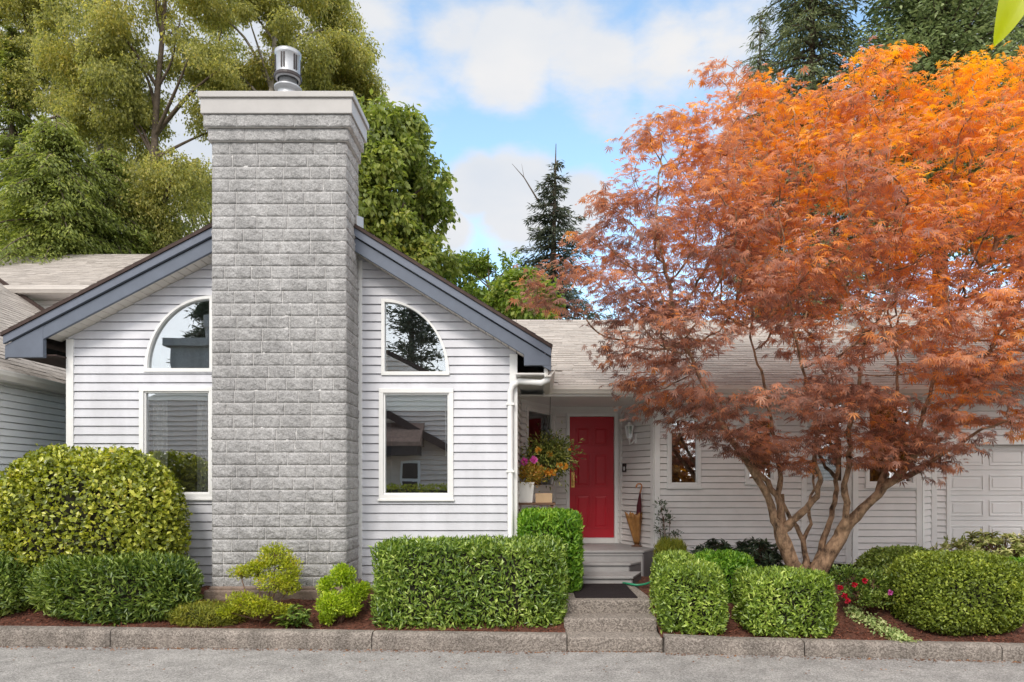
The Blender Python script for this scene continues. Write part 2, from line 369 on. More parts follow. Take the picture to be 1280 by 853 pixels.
def shingles(m, o, ux, up, wid, hgt, ex=.13, tab=.30, keep=None, seed=1):
    """o eave corner, ux along the eave, up along the slope; each tab its own lifted quad with a front lip"""
    rg = random.Random(seed); ux = Vector(ux).normalized(); up = Vector(up).normalized(); nn = ux.cross(up).normalized()
    if nn.z < 0: nn = -nn
    rows = int(math.ceil(hgt/ex))
    for r in range(rows):
        a = -rg.random()*tab
        while a < wid:
            w = tab*rg.uniform(.55, 1.25); x0, x1 = max(a, 0), min(a+w, wid); a += w
            if x1-x0 < .01: continue
            if keep and not keep((x0+x1)/2, (r+.5)*ex): continue
            t = rg.uniform(.005, .013); y0 = r*ex-rg.uniform(0, .012); y1 = min((r+1)*ex+.02, hgt)
            p = [o+ux*x0+up*y0+nn*t, o+ux*(x1-.004)+up*y0+nn*t, o+ux*(x1-.004)+up*y1+nn*.002, o+ux*x0+up*y1+nn*.002]
            m.quad(*p); b = len(m.v); m.add([p[0], p[1], p[1]-nn*t, p[0]-nn*t], ((0, 3, 2, 1),))
    return m

# ------------------------------------------------------------------ the house
house = thing('house', 'light grey lap-sided bungalow with a red front door, slate blue gable trim and block chimney', 'house', (0, 11, .4))
RX = lambda x: Z(432, D_F)+.612*(X(690, D_F)-x)
LX = lambda x: Z(417, D_F)+.518*(x-X(4, D_F))
xL, xR = X(4, D_F), X(690, D_F)
xA = (Z(432, D_F)+.612*xR-Z(417, D_F)+.518*xL)/(1.13); zA = LX(xA)          # apex
top = lambda x: LX(x) if x < xA else RX(x)
WG = Wall((-6.3, D_G), (-.249, D_G))
GZ0 = .40
und = lambda u: top(u-6.3)-.335                     # underside of the overhang above the wall
def outl(z):
    zz = z+.335
    a = max(0, (zz-Z(417, D_F))/.518+xL+6.3); b = min(WG.len, xR-(zz-Z(432, D_F))/.612+6.3)
    return a, b
ug = lambda px: WG.u(px); zg_ = lambda py: Z(py, D_G)
def arch_hole(uo, ui, z0, z1):
    def fn(z):
        t = math.sqrt(max(0, 1-((z-z0)/(z1-z0))**2)); e = uo+(ui-uo)*t
        return (min(uo, e), max(uo, e))
    return (z0, z1, fn)
wR = (ug(474), ug(567), zg_(624), zg_(486)); wL = (ug(175), ug(268), zg_(623), zg_(484))
aR = (ug(477), ug(562), zg_(469), zg_(374)); aL = (ug(267), ug(181), zg_(465), zg_(370))
ins = .03
holes = [(w[2]+ins, w[3]-ins, (lambda z, w=w: (w[0]+ins, w[1]-ins))) for w in (wR, wL)]
holes += [arch_hole(a[0]+ins*(1 if a[1] > a[0] else -1), a[1]-ins*(1 if a[1] > a[0] else -1), a[2]+ins, a[3]-ins) for a in (aR, aL)]
m = siding(MB(), WG, GZ0, zA-.335, outl, holes, ex=10.86/92.5)
wall = m.build('gable_wall', SIDING, house)
for a, b, z1 in ((0, .085, und(0)), (WG.len-.085, WG.len+.02, und(WG.len)), (ug(449.5)-.04, ug(453), und(ug(453))-.01)): WG.box(MB(), a-.012 if a == 0 else a, b, GZ0-.02, z1-.02, -.03, .03).build('corner_board', TRIM, house, bevel=.004)
m = MB(); WG.box(m, .02, WG.len-.02, GZ0-.35, GZ0-.004, -.06, -.01); m.build('foundation', FOOT, house)
window(house, WG, *wR, blind=.22, wand=True, label='lower right window with its pale blind drawn up')
window(house, WG, *wL, blind=.10, curtain=((wL[0]+.08, wL[0]+.30), (wL[1]-.30, wL[1]-.08)), label='lower left window partly behind the chimney, with curtains')
arch_window(house, WG, *aR); arch_window(house, WG, *aL)
# rake boards, soffit, roof
def band(t0, t1, y, th, xa, xb, f, mb):
    mb.prism([(xa, y, f(xa)-t0), (xb, y, f(xb)-t0), (xb, y, f(xb)-t1), (xa, y, f(xa)-t1)], (0, th, 0))
m = MB()
for xa, xb, f in ((xL, xA, LX), (xA, xR, RX)): band(.0, .045, D_F-.055, 6.2, xa, xb, f, m)
m.build('roof_edge', BROWN, house)
for xa, xb, f in ((xL+.02, xA, LX), (xA, xR-.01, RX)):
    m = MB(); band(.047, .155, D_F-.035, .05, xa, xb, f, m); m.build('rake_trim', BLUE_L, house, bevel=.006)
    m = MB(); band(.168, .345, D_F, .045, xa, xb, f, m); m.build('rake_board', BLUE, house, bevel=.006)
xt = X(54, D_F); zb = Z(447, D_F); zb2 = Z(457, D_F); xt2 = X(655, D_F)
m = MB()
m.prism([(xL+.04, D_F-.004, LX(xL+.04)-.168), (xt, D_F-.004, LX(xt)-.168), (xt, D_F-.004, zb), (xL+.05, D_F-.004, zb)], (0, .07, 0)); m.build('rake_tail', BLUE, house, bevel=.006)
m = MB()
m.prism([(xt2, D_F-.004, RX(xt2)-.168), (xR-.03, D_F-.004, RX(xR-.03)-.168), (xR-.03, D_F-.004, zb2), (xt2, D_F-.004, zb2)], (0, .07, 0)); m.build('rake_tail', BLUE, house, bevel=.006)
m = MB()
for xa, xb, f in ((xt+.02, xA, LX), (xA, xt2, RX)):     # slatted soffit under the rake
    n = int((xb-xa)/.10)
    for i in range(n):
        a = xa+(xb-xa)*i/n; b = xa+(xb-xa)*(i+1)/n-.008
        m.prism([(a, D_F+.046, f(a)-.31), (b, D_F+.046, f(b)-.31), (b, D_F+.046, f(b)-.33), (a, D_F+.046, f(a)-.33)], (0, D_G-D_F-.02, 0))
m.build('soffit', SOFF, house)
m = MB()
shingles(m, Vector((xR, D_F-.05, RX(xR))), (0, 1, 0), (-1, 0, .612), 6.2, (xR-xA)*1.172, seed=3)
shingles(m, Vector((xL, D_F-.05, LX(xL))), (0, 1, 0), (1, 0, .518), 6.2, (xA-xL)*1.126, seed=4)
m.build('gable_roof', SHING, house)
# left eave box and the right wing eave with its gutter
m = MB(); m.box(xL+.06, xL+.10, D_F+.07, 15, zb+.03, LX(xL)-.06); m.box(xL+.1, -6.3, D_F+.07, 15, zb+.035, zb+.05); m.build('left_eave', BROWN, house)
def gutter(p0, p1, outn, size=.12):
    """K-style gutter: open channel section swept from p0 to p1"""
    p0, p1, o = Vector(p0), Vector(p1), Vector(outn); prof = [(0, .0), (0, -size), (.55*size, -size), (.72*size, -.75*size), (.95*size, -.45*size), (1.0*size, -.02), (1.06*size, .0), (1.06*size, .012), (.95*size, .012), (.92*size, -.02), (.87*size, -.42*size), (.03, -.9*size), (.03, 0)]
    mb = MB(); a = [p0+o*x+Vector((0, 0, z)) for x, z in prof]; mb.prism(a, p1-p0); return mb
EZ = Z(483, 10.25)                                   # eave line of the main roof
gutter((xR-.08, D_F+.06, EZ+.12), (xR-.08, 10.30, EZ+.005), (1, 0, 0)).build('gutter', CREAM, house)
m = MB(); m.prism([(xR-.10, D_F+.07, EZ-.0), (xR-.10, D_F+.07, EZ+.32), (xR-.10, 10.4, EZ+.32), (xR-.10, 10.4, EZ-.10)], (.02, 0, 0))
m.prism([(-.25, D_F+.08, EZ+.03), (xR-.10, D_F+.08, EZ+.03), (xR-.10, 11.0, EZ-.06), (-.25, 11.0, EZ-.06)], (0, 0, .02)); m.build('wing_eave', TRIM_B, house)
gutter((xR-.02, 10.31, EZ), (6.25, 10.31, EZ), (0, -1, 0), .105).build('gutter', CREAM, house)
m = MB(); m.box(xR-.1, 6.25, 10.312, 10.34, EZ-.14, EZ+.05); m.build('eave_board', TRIM_B, house)
m = MB(); m.box(-.3, 6.3, 10.345, 12.0, EZ-.13, EZ-.11); m.build('porch_soffit', SIDING_B, house)
# downspout
m = MB(); xd = X(638, D_G-.06); yd = D_G-.07
pts = [(xR-.03, D_F+.15, EZ+.02), (xR-.05, D_F+.15, EZ-.03), (xR-.14, D_F+.16, EZ-.07), (xd+.12, yd-.02, Z(477, yd)), (xd+.03, yd, Z(482, yd)), (xd, yd, Z(490, yd)), (xd, yd, .5), (xd, yd-.10, .42)]
m.tube(pts, .042, 10); ds = m.build('downspout', TRIM, house, smooth=True)
for z in (2.9, 2.0, 1.1): MB().box(xd-.055, xd+.055, yd-.046, D_G-.01, z, z+.03).build('strap', TRIM, ds)
# walls of the entry and right wing
WS = Wall((-.249, D_G), (-.208, 10.8)); WA = Wall((-.208, 10.8), (.338, D_D)); WD = Wall((.338, D_D), (1.445, D_D)); WB = Wall((1.445, D_D), (1.873, 11.0))
W2 = Wall((1.873, 11.0), (4.245, 11.0)); BL = Wall((4.245, 11.0), (4.777, 10.6)); BF = Wall((4.777, 10.6), (5.82, 10.6)); BR = Wall((5.82, 10.6), (6.13, 10.91))
WGa = Wall((6.13, 10.91), (11.0, 10.91))
EX = .0987; ZT = EZ-.12
def rect_hole(w, i=.03): return (w[2]+i, w[3]-i, (lambda z, w=w: (w[0]+i, w[1]-i)))
def wuz(W, x0, y0, x1, y1):
    a = W.u(x0); b = W.u(x1); c = W.o.y+W.d.y*(a+b)/2
    return (a, b, Z(y1, c), Z(y0, c))
vA = (WA.u(657), WA.u(692), Z(612, 11.4), Z(511, 11.4))
v1 = wuz(W2, 834, 520, 876, 609); v2 = wuz(W2, 931, 520, 970, 604)
vbl = wuz(BL, 1015, 500, 1058, 607); vbf = wuz(BF, 1081, 500, 1144, 608)
dW = (WD.u(708), WD.u(772), .835, Z(517, D_D))
m = MB()
siding(m, WS, .5, ZT+.1, lambda z: (0, WS.len), ex=EX); siding(m, WA, .5, ZT, lambda z: (0, WA.len), [rect_hole(vA)], ex=EX)
siding(m, WD, .5, ZT, lambda z: (0, WD.len), [(.5, dW[3]-.02, lambda z: (dW[0]+.02, dW[1]-.02))], ex=EX); siding(m, WB, .5, ZT, lambda z: (0, WB.len), ex=EX)
m.build('entry_wall', SIDING_B, house)
m = MB(); siding(m, W2, .58, ZT, lambda z: (0, W2.len), [rect_hole(v1), rect_hole(v2)], ex=EX)
m.build('wing_wall', WING, house)
m = MB()
siding(m, BL, .66, ZT, lambda z: (0, BL.len), [rect_hole(vbl)], ex=EX); siding(m, BF, .66, ZT, lambda z: (0, BF.len), [rect_hole(vbf)], ex=EX); siding(m, BR, .66, ZT, lambda z: (0, BR.len), ex=EX)
m.prism([(4.245, 11.0, .655), (4.777, 10.6, .655), (5.82, 10.6, .655), (6.13, 10.91, .655), (6.13, 11.2, .655), (4.245, 11.2, .655)], (0, 0, -.03))
m.build('bay_wall', WING, house)
m = MB(); m.box(-.2, 6.2, 11.95, 12.0, .2, .9); m.box(1.9, 6.2, 11.05, 11.1, .2, .62); m.build('foundation', DARK, house)  # near-black sheets; the dark void under the bay is put into their colour
def cbrd(W, u, w=.08, z0=.5, z1=None, n=.022): return W.box(MB(), u-w/2, u+w/2, z0, z1 or ZT, -.02, n)
for W, u, z0, t in ((WA, WA.len-.02, .84, TRIM_B), (WB, .035, .84, TRIM_B), (WB, WB.len-.035, .56, TRIM_B), (W2, .045, .56, TRIM), (W2, W2.len-.04, .56, TRIM), (BL, BL.len-.045, .63, TRIM), (BF, .045, .63, TRIM), (BF, BF.len-.045, .63, TRIM), (BR, .04, .63, TRIM), (WGa, .05, .5, TRIM), (WS, .05, .5, TRIM)):
    cbrd(W, u, z0=z0).build('corner_board', t, house, bevel=.003)
m = MB()
for W in (WA, WD, WB): W.box(m, 0, W.len, ZT-.12, ZT, -.01, .017)
m.build('frieze', TRIM_B, house)
window(house, WA, *vA, fw=.05, trim=TRIM_B, glass=GLASS_E, label='narrow window in the angled wall beside the front door')
window(house, W2, *v1, fw=.05, mull=Z(540, 11), label='window just right of the porch')
window(house, W2, *v2, fw=.05, mull=Z(540, 11), label='window behind the maple stems'); window(house, BL, *vbl, fw=.05, label='slanted bay window'); window(house, BF, *vbf, fw=.05, label='front bay window')
# front door
m = MB(); u0, u1, z0, z1 = dW
for a, b, c, d in ((u0, u0+.055, z0, z1), (u1-.055, u1, z0, z1), (u0+.055, u1-.055, z1-.05, z1)): WD.box(m, a, b, c, d, -.09, .03)
fr = m.build('door_frame', TRIM, house, bevel=.005)
m = MB(); WD.box(m, u0+.05, u1-.05, z0, z0+.08, -.12, .045); m.build('threshold', TRIM_B, fr, bevel=.004)
e0, e1, f0, f1 = u0+.058, u1-.058, z0+.085, z1-.054
m = MB(); WD.box(m, e0, e1, f0, f1, -.085, -.045)
w_ = e1-e0; h_ = f1-f0
for c in (0, 1):
    a = e0+w_*(.13+.40*c); b = a+w_*.34
    for lo, hi in ((.075, .36), (.42, .70), (.76, .92)):
        g = .014; c0, c1 = f0+h_*lo, f0+h_*hi
        # moulded panel: a raised rim with a bevelled field
        for q in ((a, b, c1-g, c1), (a, b, c0, c0+g), (a, a+g, c0+g, c1-g), (b-g, b, c0+g, c1-g)): WD.box(m, *q, -.0452, -.036)
        p = [(a+.035, c0+.035), (b-.035, c0+.035), (b-.035, c1-.035), (a+.035, c1-.035)]; q = [(a+.06, c0+.06), (b-.06, c0+.06), (b-.06, c1-.06), (a+.06, c1-.06)]
        for k in range(4): m.quad(WD.pt(*p[k], -.0448), WD.pt(*p[(k+1) % 4], -.0448), WD.pt(*q[(k+1) % 4], -.037), WD.pt(*q[k], -.037))
        m.quad(*[WD.pt(*t, -.037) for t in q])
door = m.build('front_door', DOOR, house, bevel=.003)
m = MB(); hx = e0+.055; zh = Z(598, D_D)
WD.box(m, hx-.028, hx+.028, zh-.16, zh+.10, -.045, -.035)
m.tube([WD.pt(hx, zh+.05, -.03), WD.pt(hx, zh+.06, .02), WD.pt(hx, zh-.02, .03), WD.pt(hx, zh-.11, .02), WD.pt(hx, zh-.12, -.03)], .011, 8); m.build('handle', BRASS, door, bevel=.003)
m = MB(); m.lathe([(.0, .0), (.03, .0), (.03, .02), (.0, .025)], (0, 0, 0), 14)
m.v = [WD.pt(hx+x, zh+.17+y, -.045+z) for x, y, z in m.v]; m.build('deadbolt', BRASS, door, smooth=True)
# main roof
SL = .45; ZR = 4.55/1  # rise handled below
up = Vector((0, 1, SL)).normalized(); lenr = 4.15*math.sqrt(1+SL*SL)
m = MB(); o = Vector((-1.6, 10.26, EZ+.02)); m.quad(o-Vector((0, 0, .015)), Vector((12.5, 10.26, EZ+.005)), Vector((12.5, 14.41, EZ+.005+4.15*SL)), Vector((-1.6, 14.41, EZ+.005+4.15*SL)))
m.quad(Vector((-1.6, 14.41, EZ+.005+4.15*SL)), Vector((12.5, 14.41, EZ+.005+4.15*SL)), Vector((12.5, 18.5, EZ)), Vector((-1.6, 18.5, EZ)))
def keep(x, y):
    wx = -1.6+x; yy = 10.26+y*up.y; zz = EZ+.02+y*up.z
    return not (wx < xR+.02 and zz < RX(wx)-.02)
shingles(m, o, (1, 0, 0), up, 14.1, lenr, seed=5, keep=keep)
main_roof = m.build('main_roof', SHING, house)
m = MB(); zr = EZ+.02+4.15*SL
a = -1.5
while a < 12.4:
    b = a+.28
    m.add([(a, 14.28, zr-.045), (b, 14.28, zr-.045), (b, 14.41, zr+.025), (a, 14.41, zr+.025), (b, 14.54, zr-.045), (a, 14.54, zr-.045)], ((0, 1, 2, 3), (3, 2, 4, 5))); a += .285
m.build('ridge_cap', SHING2, main_roof)
# garage
GE = 3.62
dg0, dg1 = WGa.u(1187), WGa.u(1187)+4.3; gz1 = Z(556, 10.91)
m = MB(); siding(m, WGa, .35, GE-.1, lambda z: (0, WGa.len+2), [(.3, gz1, lambda z: (dg0, dg1))], ex=.0935); m.build('garage_wall', WING, house)
m = MB(); WGa.box(m, dg0-.06, dg0, .3, gz1, -.15, .03); WGa.box(m, dg1, dg1+.06, .3, gz1, -.15, .03); WGa.box(m, dg0-.06, dg1+.06, gz1, gz1+.13, -.15, .03); gd_f = m.build('garage_door_frame', TRIM, house, bevel=.005)
m = MB(); WGa.box(m, dg0, dg1, .28, gz1, -.16, -.12); gp = .395; zt = gz1
r = 0
while zt-gp > .28:
    WGa.box(m, dg0+.003, dg1-.003, zt-gp+.006, zt-.006, -.13, -.105)
    for c in range(7):
        a = dg0+.06+c*.665*.93; b = a+.53
        if b > dg1-.03: break
        c0, c1 = zt-gp+.075, zt-.075
        for q in ((a, b, c1-.02, c1), (a, b, c0, c0+.02), (a, a+.02, c0+.02, c1-.02), (b-.02, b, c0+.02, c1-.02)): WGa.box(m, *q, -.106, -.092)
        WGa.box(m, a+.05, b-.05, c0+.05, c1-.05, -.106, -.095)
    zt -= gp; r += 1
m.build('garage_door', GARD, gd_f, bevel=.004)
gutter((6.3, 10.5, GE), (13.5, 10.5, GE), (0, -1, 0)).build('gutter', CREAM, house)
m = MB(); m.box(6.3, 13.5, 10.502, 10.54, GE-.14, GE+.03); m.box(6.3, 13.5, 10.55, 11.0, GE-.12, GE-.10); m.build('garage_eave', TRIM, house)
m = MB(); o = Vector((6.3, 10.45, GE+.02)); m.quad(o, o+Vector((7.2, 0, 0)), o+Vector((7.2, 4, 1.8)), o+Vector((0, 4, 1.8)))
m.quad(o+Vector((0, .1, -.3)), o+Vector((0, 4, 1.5)), o+Vector((0, 4, 1.8)), o); shingles(m, o+Vector((0, 0, .004)), (1, 0, 0), (0, 1, .45), 7.2, 4.2, seed=8); m.build('garage_roof', SHING, house)

# ------------------------------------------------------------------ chimney (part of the house): real blocks
cx0, cx1 = X(265, D_C), X(432.5, D_C); cz0 = Z(737, D_C); cyb = D_G-.10
def vnoise(V, f, seed):
    rg = np.random.default_rng(seed); o = np.zeros(len(V))
    for k in range(7):
        d = rg.normal(size=3)*f*(1+.55*k); o += np.sin(V@d+rg.uniform(0, 6.28))/(1+.5*k)
    return o/2.2
def blocks(W, z0, rows, rh, bw, ncol_seed, dep=.013):
    rg = random.Random(ncol_seed); Vs = []; Fs = []; b = 0
    for r in range(rows):
        u = 0 if r % 2 == 0 else 0; first = True
        while u < W.len-.001:
            w = bw*rg.choice((1, 1, .75, 1.15, .8)) if not first else bw*(rg.uniform(.4, 1))
            first = False
            if W.len-(u+w) < bw*.35: w = W.len-u
            g = .0032; a0, a1 = u+g, u+w-g; c0, c1 = z0+r*rh+g, z0+(r+1)*rh-g
            nu, nz_ = max(3, int((a1-a0)/.022)), 7
            base = rg.uniform(-.006, .008)
            uu, zz = np.meshgrid(np.linspace(a0, a1, nu), np.linspace(c0, c1, nz_)); pts = np.stack([uu.ravel(), zz.ravel(), np.full(uu.size, r*3.1+u*7)], 1)
            h = base+dep*((.45+.9*vnoise(pts, 30, 5))+.4*RNG.normal(size=len(pts))*.6)
            edge = (uu == a0)|(uu == a1)|(zz == c0)|(zz == c1); h = np.where(edge.ravel(), np.minimum(h, .002)*.3+.0004, np.maximum(h, 0))
            P3 = np.array(W.o)+np.outer(uu.ravel(), np.array(W.d))+np.outer(h, np.array(W.n)); P3[:, 2] = zz.ravel()
            idx = np.arange(nu*nz_).reshape(nz_, nu)
            Fs.append(np.stack([idx[:-1, :-1], idx[:-1, 1:], idx[1:, 1:], idx[1:, :-1]], -1).reshape(-1, 4)+b)
            # rim back into the joint
            per = np.concatenate([idx[0, :], idx[1:, -1], idx[-1, -2::-1], idx[-2:0:-1, 0]]); bk = P3[per]-np.array(W.n)*.02
            nb = b+nu*nz_; k = len(per); Fs.append(np.stack([per+b, nb+np.arange(k), nb+(np.arange(k)+1) % k, np.roll(per, -1)+b], 1))
            Vs += [P3, bk]; b = nb+k; u += w
    return np.concatenate(Vs), np.concatenate(Fs)
RH = (Z(178, D_C)-cz0)/36
CF = Wall((cx0, D_C), (cx1, D_C)); CR = Wall((cx1, D_C), (cx1, cyb)); CLf = Wall((cx0, cyb), (cx0, D_C))
parts = [blocks(CF, cz0, 36, RH, .335, 1), blocks(CR, cz0, 36, RH, .335, 2), blocks(CLf, cz0, 36, RH, .335, 3)]
zc = cz0+36*RH
for k, e in ((0, .035), (1, .075)):                  # two corbelled courses under the cap
    z = zc+k*RH*1.0
    for W in (Wall((cx0-e, D_C-e), (cx1+e, D_C-e)), Wall((cx1+e, D_C-e), (cx1+e, cyb)), Wall((cx0-e, cyb), (cx0-e, D_C-e))): parts.append(blocks(W, z, 1, RH*1.15 if 0 else RH, .62, 10+k, .008))
Vs = []; Fs = []; b = 0
for v, f in parts: Vs.append(v); Fs.append(f+b); b += len(v)
chim = np_mesh('chimney', np.concatenate(Vs), np.concatenate(Fs), 4, BLOCK, house)
chim['label'] = 'grey split-face block chimney rising through the gable'
m = MB(); e = .0018; m.box(cx0+e, cx1-e, D_C+e, cyb, cz0, zc)
for k, e in ((0, .03), (1, .07)): m.box(cx0-e, cx1+e, D_C-e, cyb, zc+k*RH+.001*k, zc+(k+1)*RH-.002)
m.build('mortar_joints', MORTAR, chim)
m = MB(); zt = zc+2*RH
m.box(cx0-.10, cx1+.10, D_C-.10, cyb+.07, zt, zt+.19); m.box(cx0-.125, cx1+.125, D_C-.125, cyb+.10, zt+.19, zt+.265)
m.build('chimney_cap', CAPM, chim, bevel=.008)
m = MB(); m.box(cx0-.06, cx1+.08, D_C-.10, D_G, Z(752, D_C-.1), cz0); m.box(cx0-.02, cx1+.03, D_C-.05, D_G, cz0-.01, cz0+.04); m.build('footing', FOOT, chim, bevel=.02, seg=3)
fc = (X(360, 9.05), 9.05, zt+.265)
m = MB(); m.lathe([(.0, .03), (.20, .0), (.19, .05), (.13, .10), (.125, .20), (.17, .205), (.17, .23), (.11, .25), (.11, .36)], fc, 24); fl = m.build('flue', GALV, chim, smooth=True)
m = MB(); m.lathe([(.13, .33), (.165, .34), (.15, .40), (.152, .62), (.16, .63), (.165, .68), (.10, .70), (0, .705)], fc, 24)
m.build('flue_cowl', GALV, fl, smooth=True)
m = MB(); m.lathe([(.168, .335), (.172, .35), (.168, .385), (.15, .39)], fc, 24)
for a in range(6):
    t = R(60*a-95); c = Vector(fc)+Vector((.1525*math.cos(t), .1525*math.sin(t), .52)); rr = Vector((math.cos(t), math.sin(t), 0)); tt = Vector((-math.sin(t), math.cos(t), 0))
    for q in (-.016, .016): m.obox(c+tt*q, tt*.009, rr*.006, (0, 0, .095))
m.build('cowl_slots', DARK, fl)
m = MB(); m.box(fc[0]-.24, fc[0]-.1, fc[1]-.03, fc[1]+.03, fc[2]+.12, fc[2]+.15); m.build('flue_bracket', GALV, fl); m = MB(); m.tube([(fc[0]+.12, fc[1]-.05, fc[2]+.16), (fc[0]+.22, fc[1]-.08, fc[2]+.02)], .012); m.build('flue_stay', GALV, fl)
m = MB(); m.prism([(cx1+.015, D_F+.0, RX(cx1)-.05), (cx1+.015, D_F+.35, RX(cx1)-.05), (cx1+.015, D_F+.35, RX(cx1)+.22), (cx1+.015, D_F, RX(cx1)+.12)], (.02, 0, 0)); m.build('flashing', CAPM, chim)

# ------------------------------------------------------------------ neighbour house at the left
nb = thing('house', 'neighbouring pale sided house with a weathered shingle roof behind the far left bush', 'house', (-8, 12, .3))
NW = Wall((X(0, 9.5)+.146, 8.4), (X(0, 9.5)-.30, 15.0)); NZ = 3.30
NF = Wall((-14, 8.4), (X(0, 9.5)+.146, 8.4))
m = siding(MB(), NW, .3, NZ-.02, lambda z: (0, NW.len), ex=.0955); m.build('side_wall', PALE, nb)
m = siding(MB(), NF, .3, 7.5, lambda z: (0 if z < NZ else 0, NF.len-max(0, (z-NZ-.02)/.7)), ex=.0955); m.build('front_wall', PALE, nb)
m = MB(); NF.box(m, NF.len-.08, NF.len+.02, .28, NZ-.02, -.02, .03); m.build('corner_board', TRIM, nb, bevel=.004)
EW = .30
g0 = NW.pt(0, NZ, EW-.12); g1 = NW.pt(NW.len, NZ, EW-.12)
gutter(g0, g1, NW.n, .11).build('gutter', CREAM, nb)
m = MB(); m.quad(NW.pt(0, NZ-.10, -.05), NW.pt(NW.len, NZ-.10, -.05), NW.pt(NW.len, NZ-.10, EW-.1), NW.pt(0, NZ-.10, EW-.1)); m.prism([NW.pt(0, NZ-.11, EW-.13), NW.pt(NW.len, NZ-.11, EW-.13), NW.pt(NW.len, NZ+.02, EW-.13), NW.pt(0, NZ+.02, EW-.13)], NW.n*.012); m.build('soffit', SIDING_B, nb)
o = NW.pt(0, NZ+.01, EW-.05); upn = (-NW.n+Vector((0, 0, .70))).normalized()
m = MB(); m.quad(o, o+NW.d*NW.len, o+NW.d*NW.len+upn*6, o+upn*6); shingles(m, o+Vector((0, 0, .006)), NW.d, upn, NW.len, 6, seed=12); m.build('roof', SHING2, nb)
UW = Wall((-14, 14.9), (-4.9, 14.9)); uz = Z(360, 14.5)
m = siding(MB(), UW, 2, uz, lambda z: (0, UW.len), ex=.1); m.build('upper_wall', SIDING_B, nb)
m = MB(); 
ja = NW.pt(NW.len-.25, NZ, EW-.05)
m.tube([ja+Vector((0, 0, .06)), ja+upn*5+Vector((0, 0, .06))], .05, 4); m.build('valley_flashing', BROWN, nb)
gutter((-14, 14.5, uz), (-4.7, 14.5, uz), (0, -1, 0), .12).build('gutter', CREAM, nb)
m = MB(); m.box(-14, -4.7, 14.502, 14.9, uz-.13, uz-.11); m.build('soffit', SIDING_B, nb)
m = MB(); o = Vector((-14, 14.45, uz+.02)); upv = Vector((0, 1, .5)); m.quad(o, o+Vector((9.3, 0, 0)), o+Vector((9.3, 3.6, 1.8)), o+Vector((0, 3.6, 1.8))); shingles(m, o+Vector((0, 0, .006)), (1, 0, 0), upv, 9.3, 3.6*1.118, seed=13); m.build('upper_roof', SHING2, nb)

# ------------------------------------------------------------------ house across the road (seen mirrored in the windows)
OPW = M('brown_siding', (.74, .64, .57), .6, .06, 2)
op = thing('house', 'house across the road with a low gable, seen only mirrored in the window glass', 'house', (-6, -9, 0))
OW = Wall((2.0, -8.0), (-22.0, -8.0))
def o_out(z): return (max(0, (z-2.8)/.51), OW.len-max(0, (z-2.8)/.32))
m = siding(MB(), OW, 0, 7.4, o_out, ex=.19, lip=.05); m.build('front_wall', OPW, op)
m = MB()
for xa, xb in ((2.4, -7), (-22, -7)): m.prism([(xa, -8.1, 2.8), (xb, -8.1, 7.6), (xb, -8.1, 7.45), (xa, -8.1, 2.65)], (0, -5, 0))
m.build('roof', BROWN, op)
m = MB(); m.prism([(-8.2, -7.45, 6.05), (-3.3, -7.45, 3.25), (-3.3, -7.45, 2.95), (-8.2, -7.45, 5.75)], (0, -.5, 0)); m.build('rake_board', BROWN, op)
m = MB(); m.prism([(-9.5, -7.9, 4.1), (-9.5, -6.7, 3.3), (-9.5, -6.7, 3.15), (-9.5, -7.9, 3.15)], (5.3, 0, 0)); m.build('porch_roof', M('brown_shingle', (.22, .15, .12), .9, .3, 9), op)
m = MB(); m.box(-9.5, -4.3, -7.85, -6.75, 2.8, 3.14); m.build('dark_soffit', DARK, op)  # near-black box for the dark soffit under the porch roof
m = MB(); m.box(-5.12, -4.38, -7.96, -7.88, 1.2, 2.6); m.build('window', TRIM, op)
m = MB(); m.box(-5.03, -4.47, -7.88, -7.86, 1.3, 1.86); m.box(-5.03, -4.47, -7.88, -7.86, 1.95, 2.5); m.build('panes', DARK, op)
m = MB(); m.box(-14.2, -11.8, -10, -8.4, 2, 7.1); m.box(-14.4, -11.6, -10.2, -8.2, 7.1, 7.4); m.lathe([(.2, 7.4), (.2, 8.0), (.28, 8.0), (.28, 8.5), (0, 8.5)], (-13, -9.2, 0), 12); m.build('chimney', BLOCK, op)
# ------------------------------------------------------------------ ground, road, kerb, beds
def kerb_y(x): return float(np.interp(x, [-14, -6.1, .283, 1.42, 5.12, 11], [8.30, 8.048, 7.786, 7.714, 7.374, 6.7]))
def kerb_h(x): return float(np.interp(x, [-6.1, .3, 1.42, 2.2, 5.1], [.205, .185, .185, .165, .16]))
def sstep(t): t = min(1, max(0, t)); return t*t*(3-2*t)
def bed_z(x, y):
    k = kerb_y(x)+.14; Lb = .85 if x < .4 else 1.7
    z = kerb_h(x)-.03+.29*sstep((y-k)/Lb) if y > k else kerb_h(x)-.03
    return z
m = MB(); m.quad((-400, -400, -.06), (400, -400, -.06), (400, 700, -.06), (-400, 700, -.06))
tag(m.build('ground', M('grass_ground', (.05, .07, .03), .95, .3, 2)), kind='structure')
xs = np.linspace(-16, 16, 65); m = MB()
for a, b in zip(xs, xs[1:]): m.quad((a, -6, 0), (b, -6, 0), (b, kerb_y(b)+.05, 0), (a, kerb_y(a)+.05, 0))
tag(m.build('road', ASPH), kind='structure')
SX0, SX1 = .363, 1.425                             # concrete steps
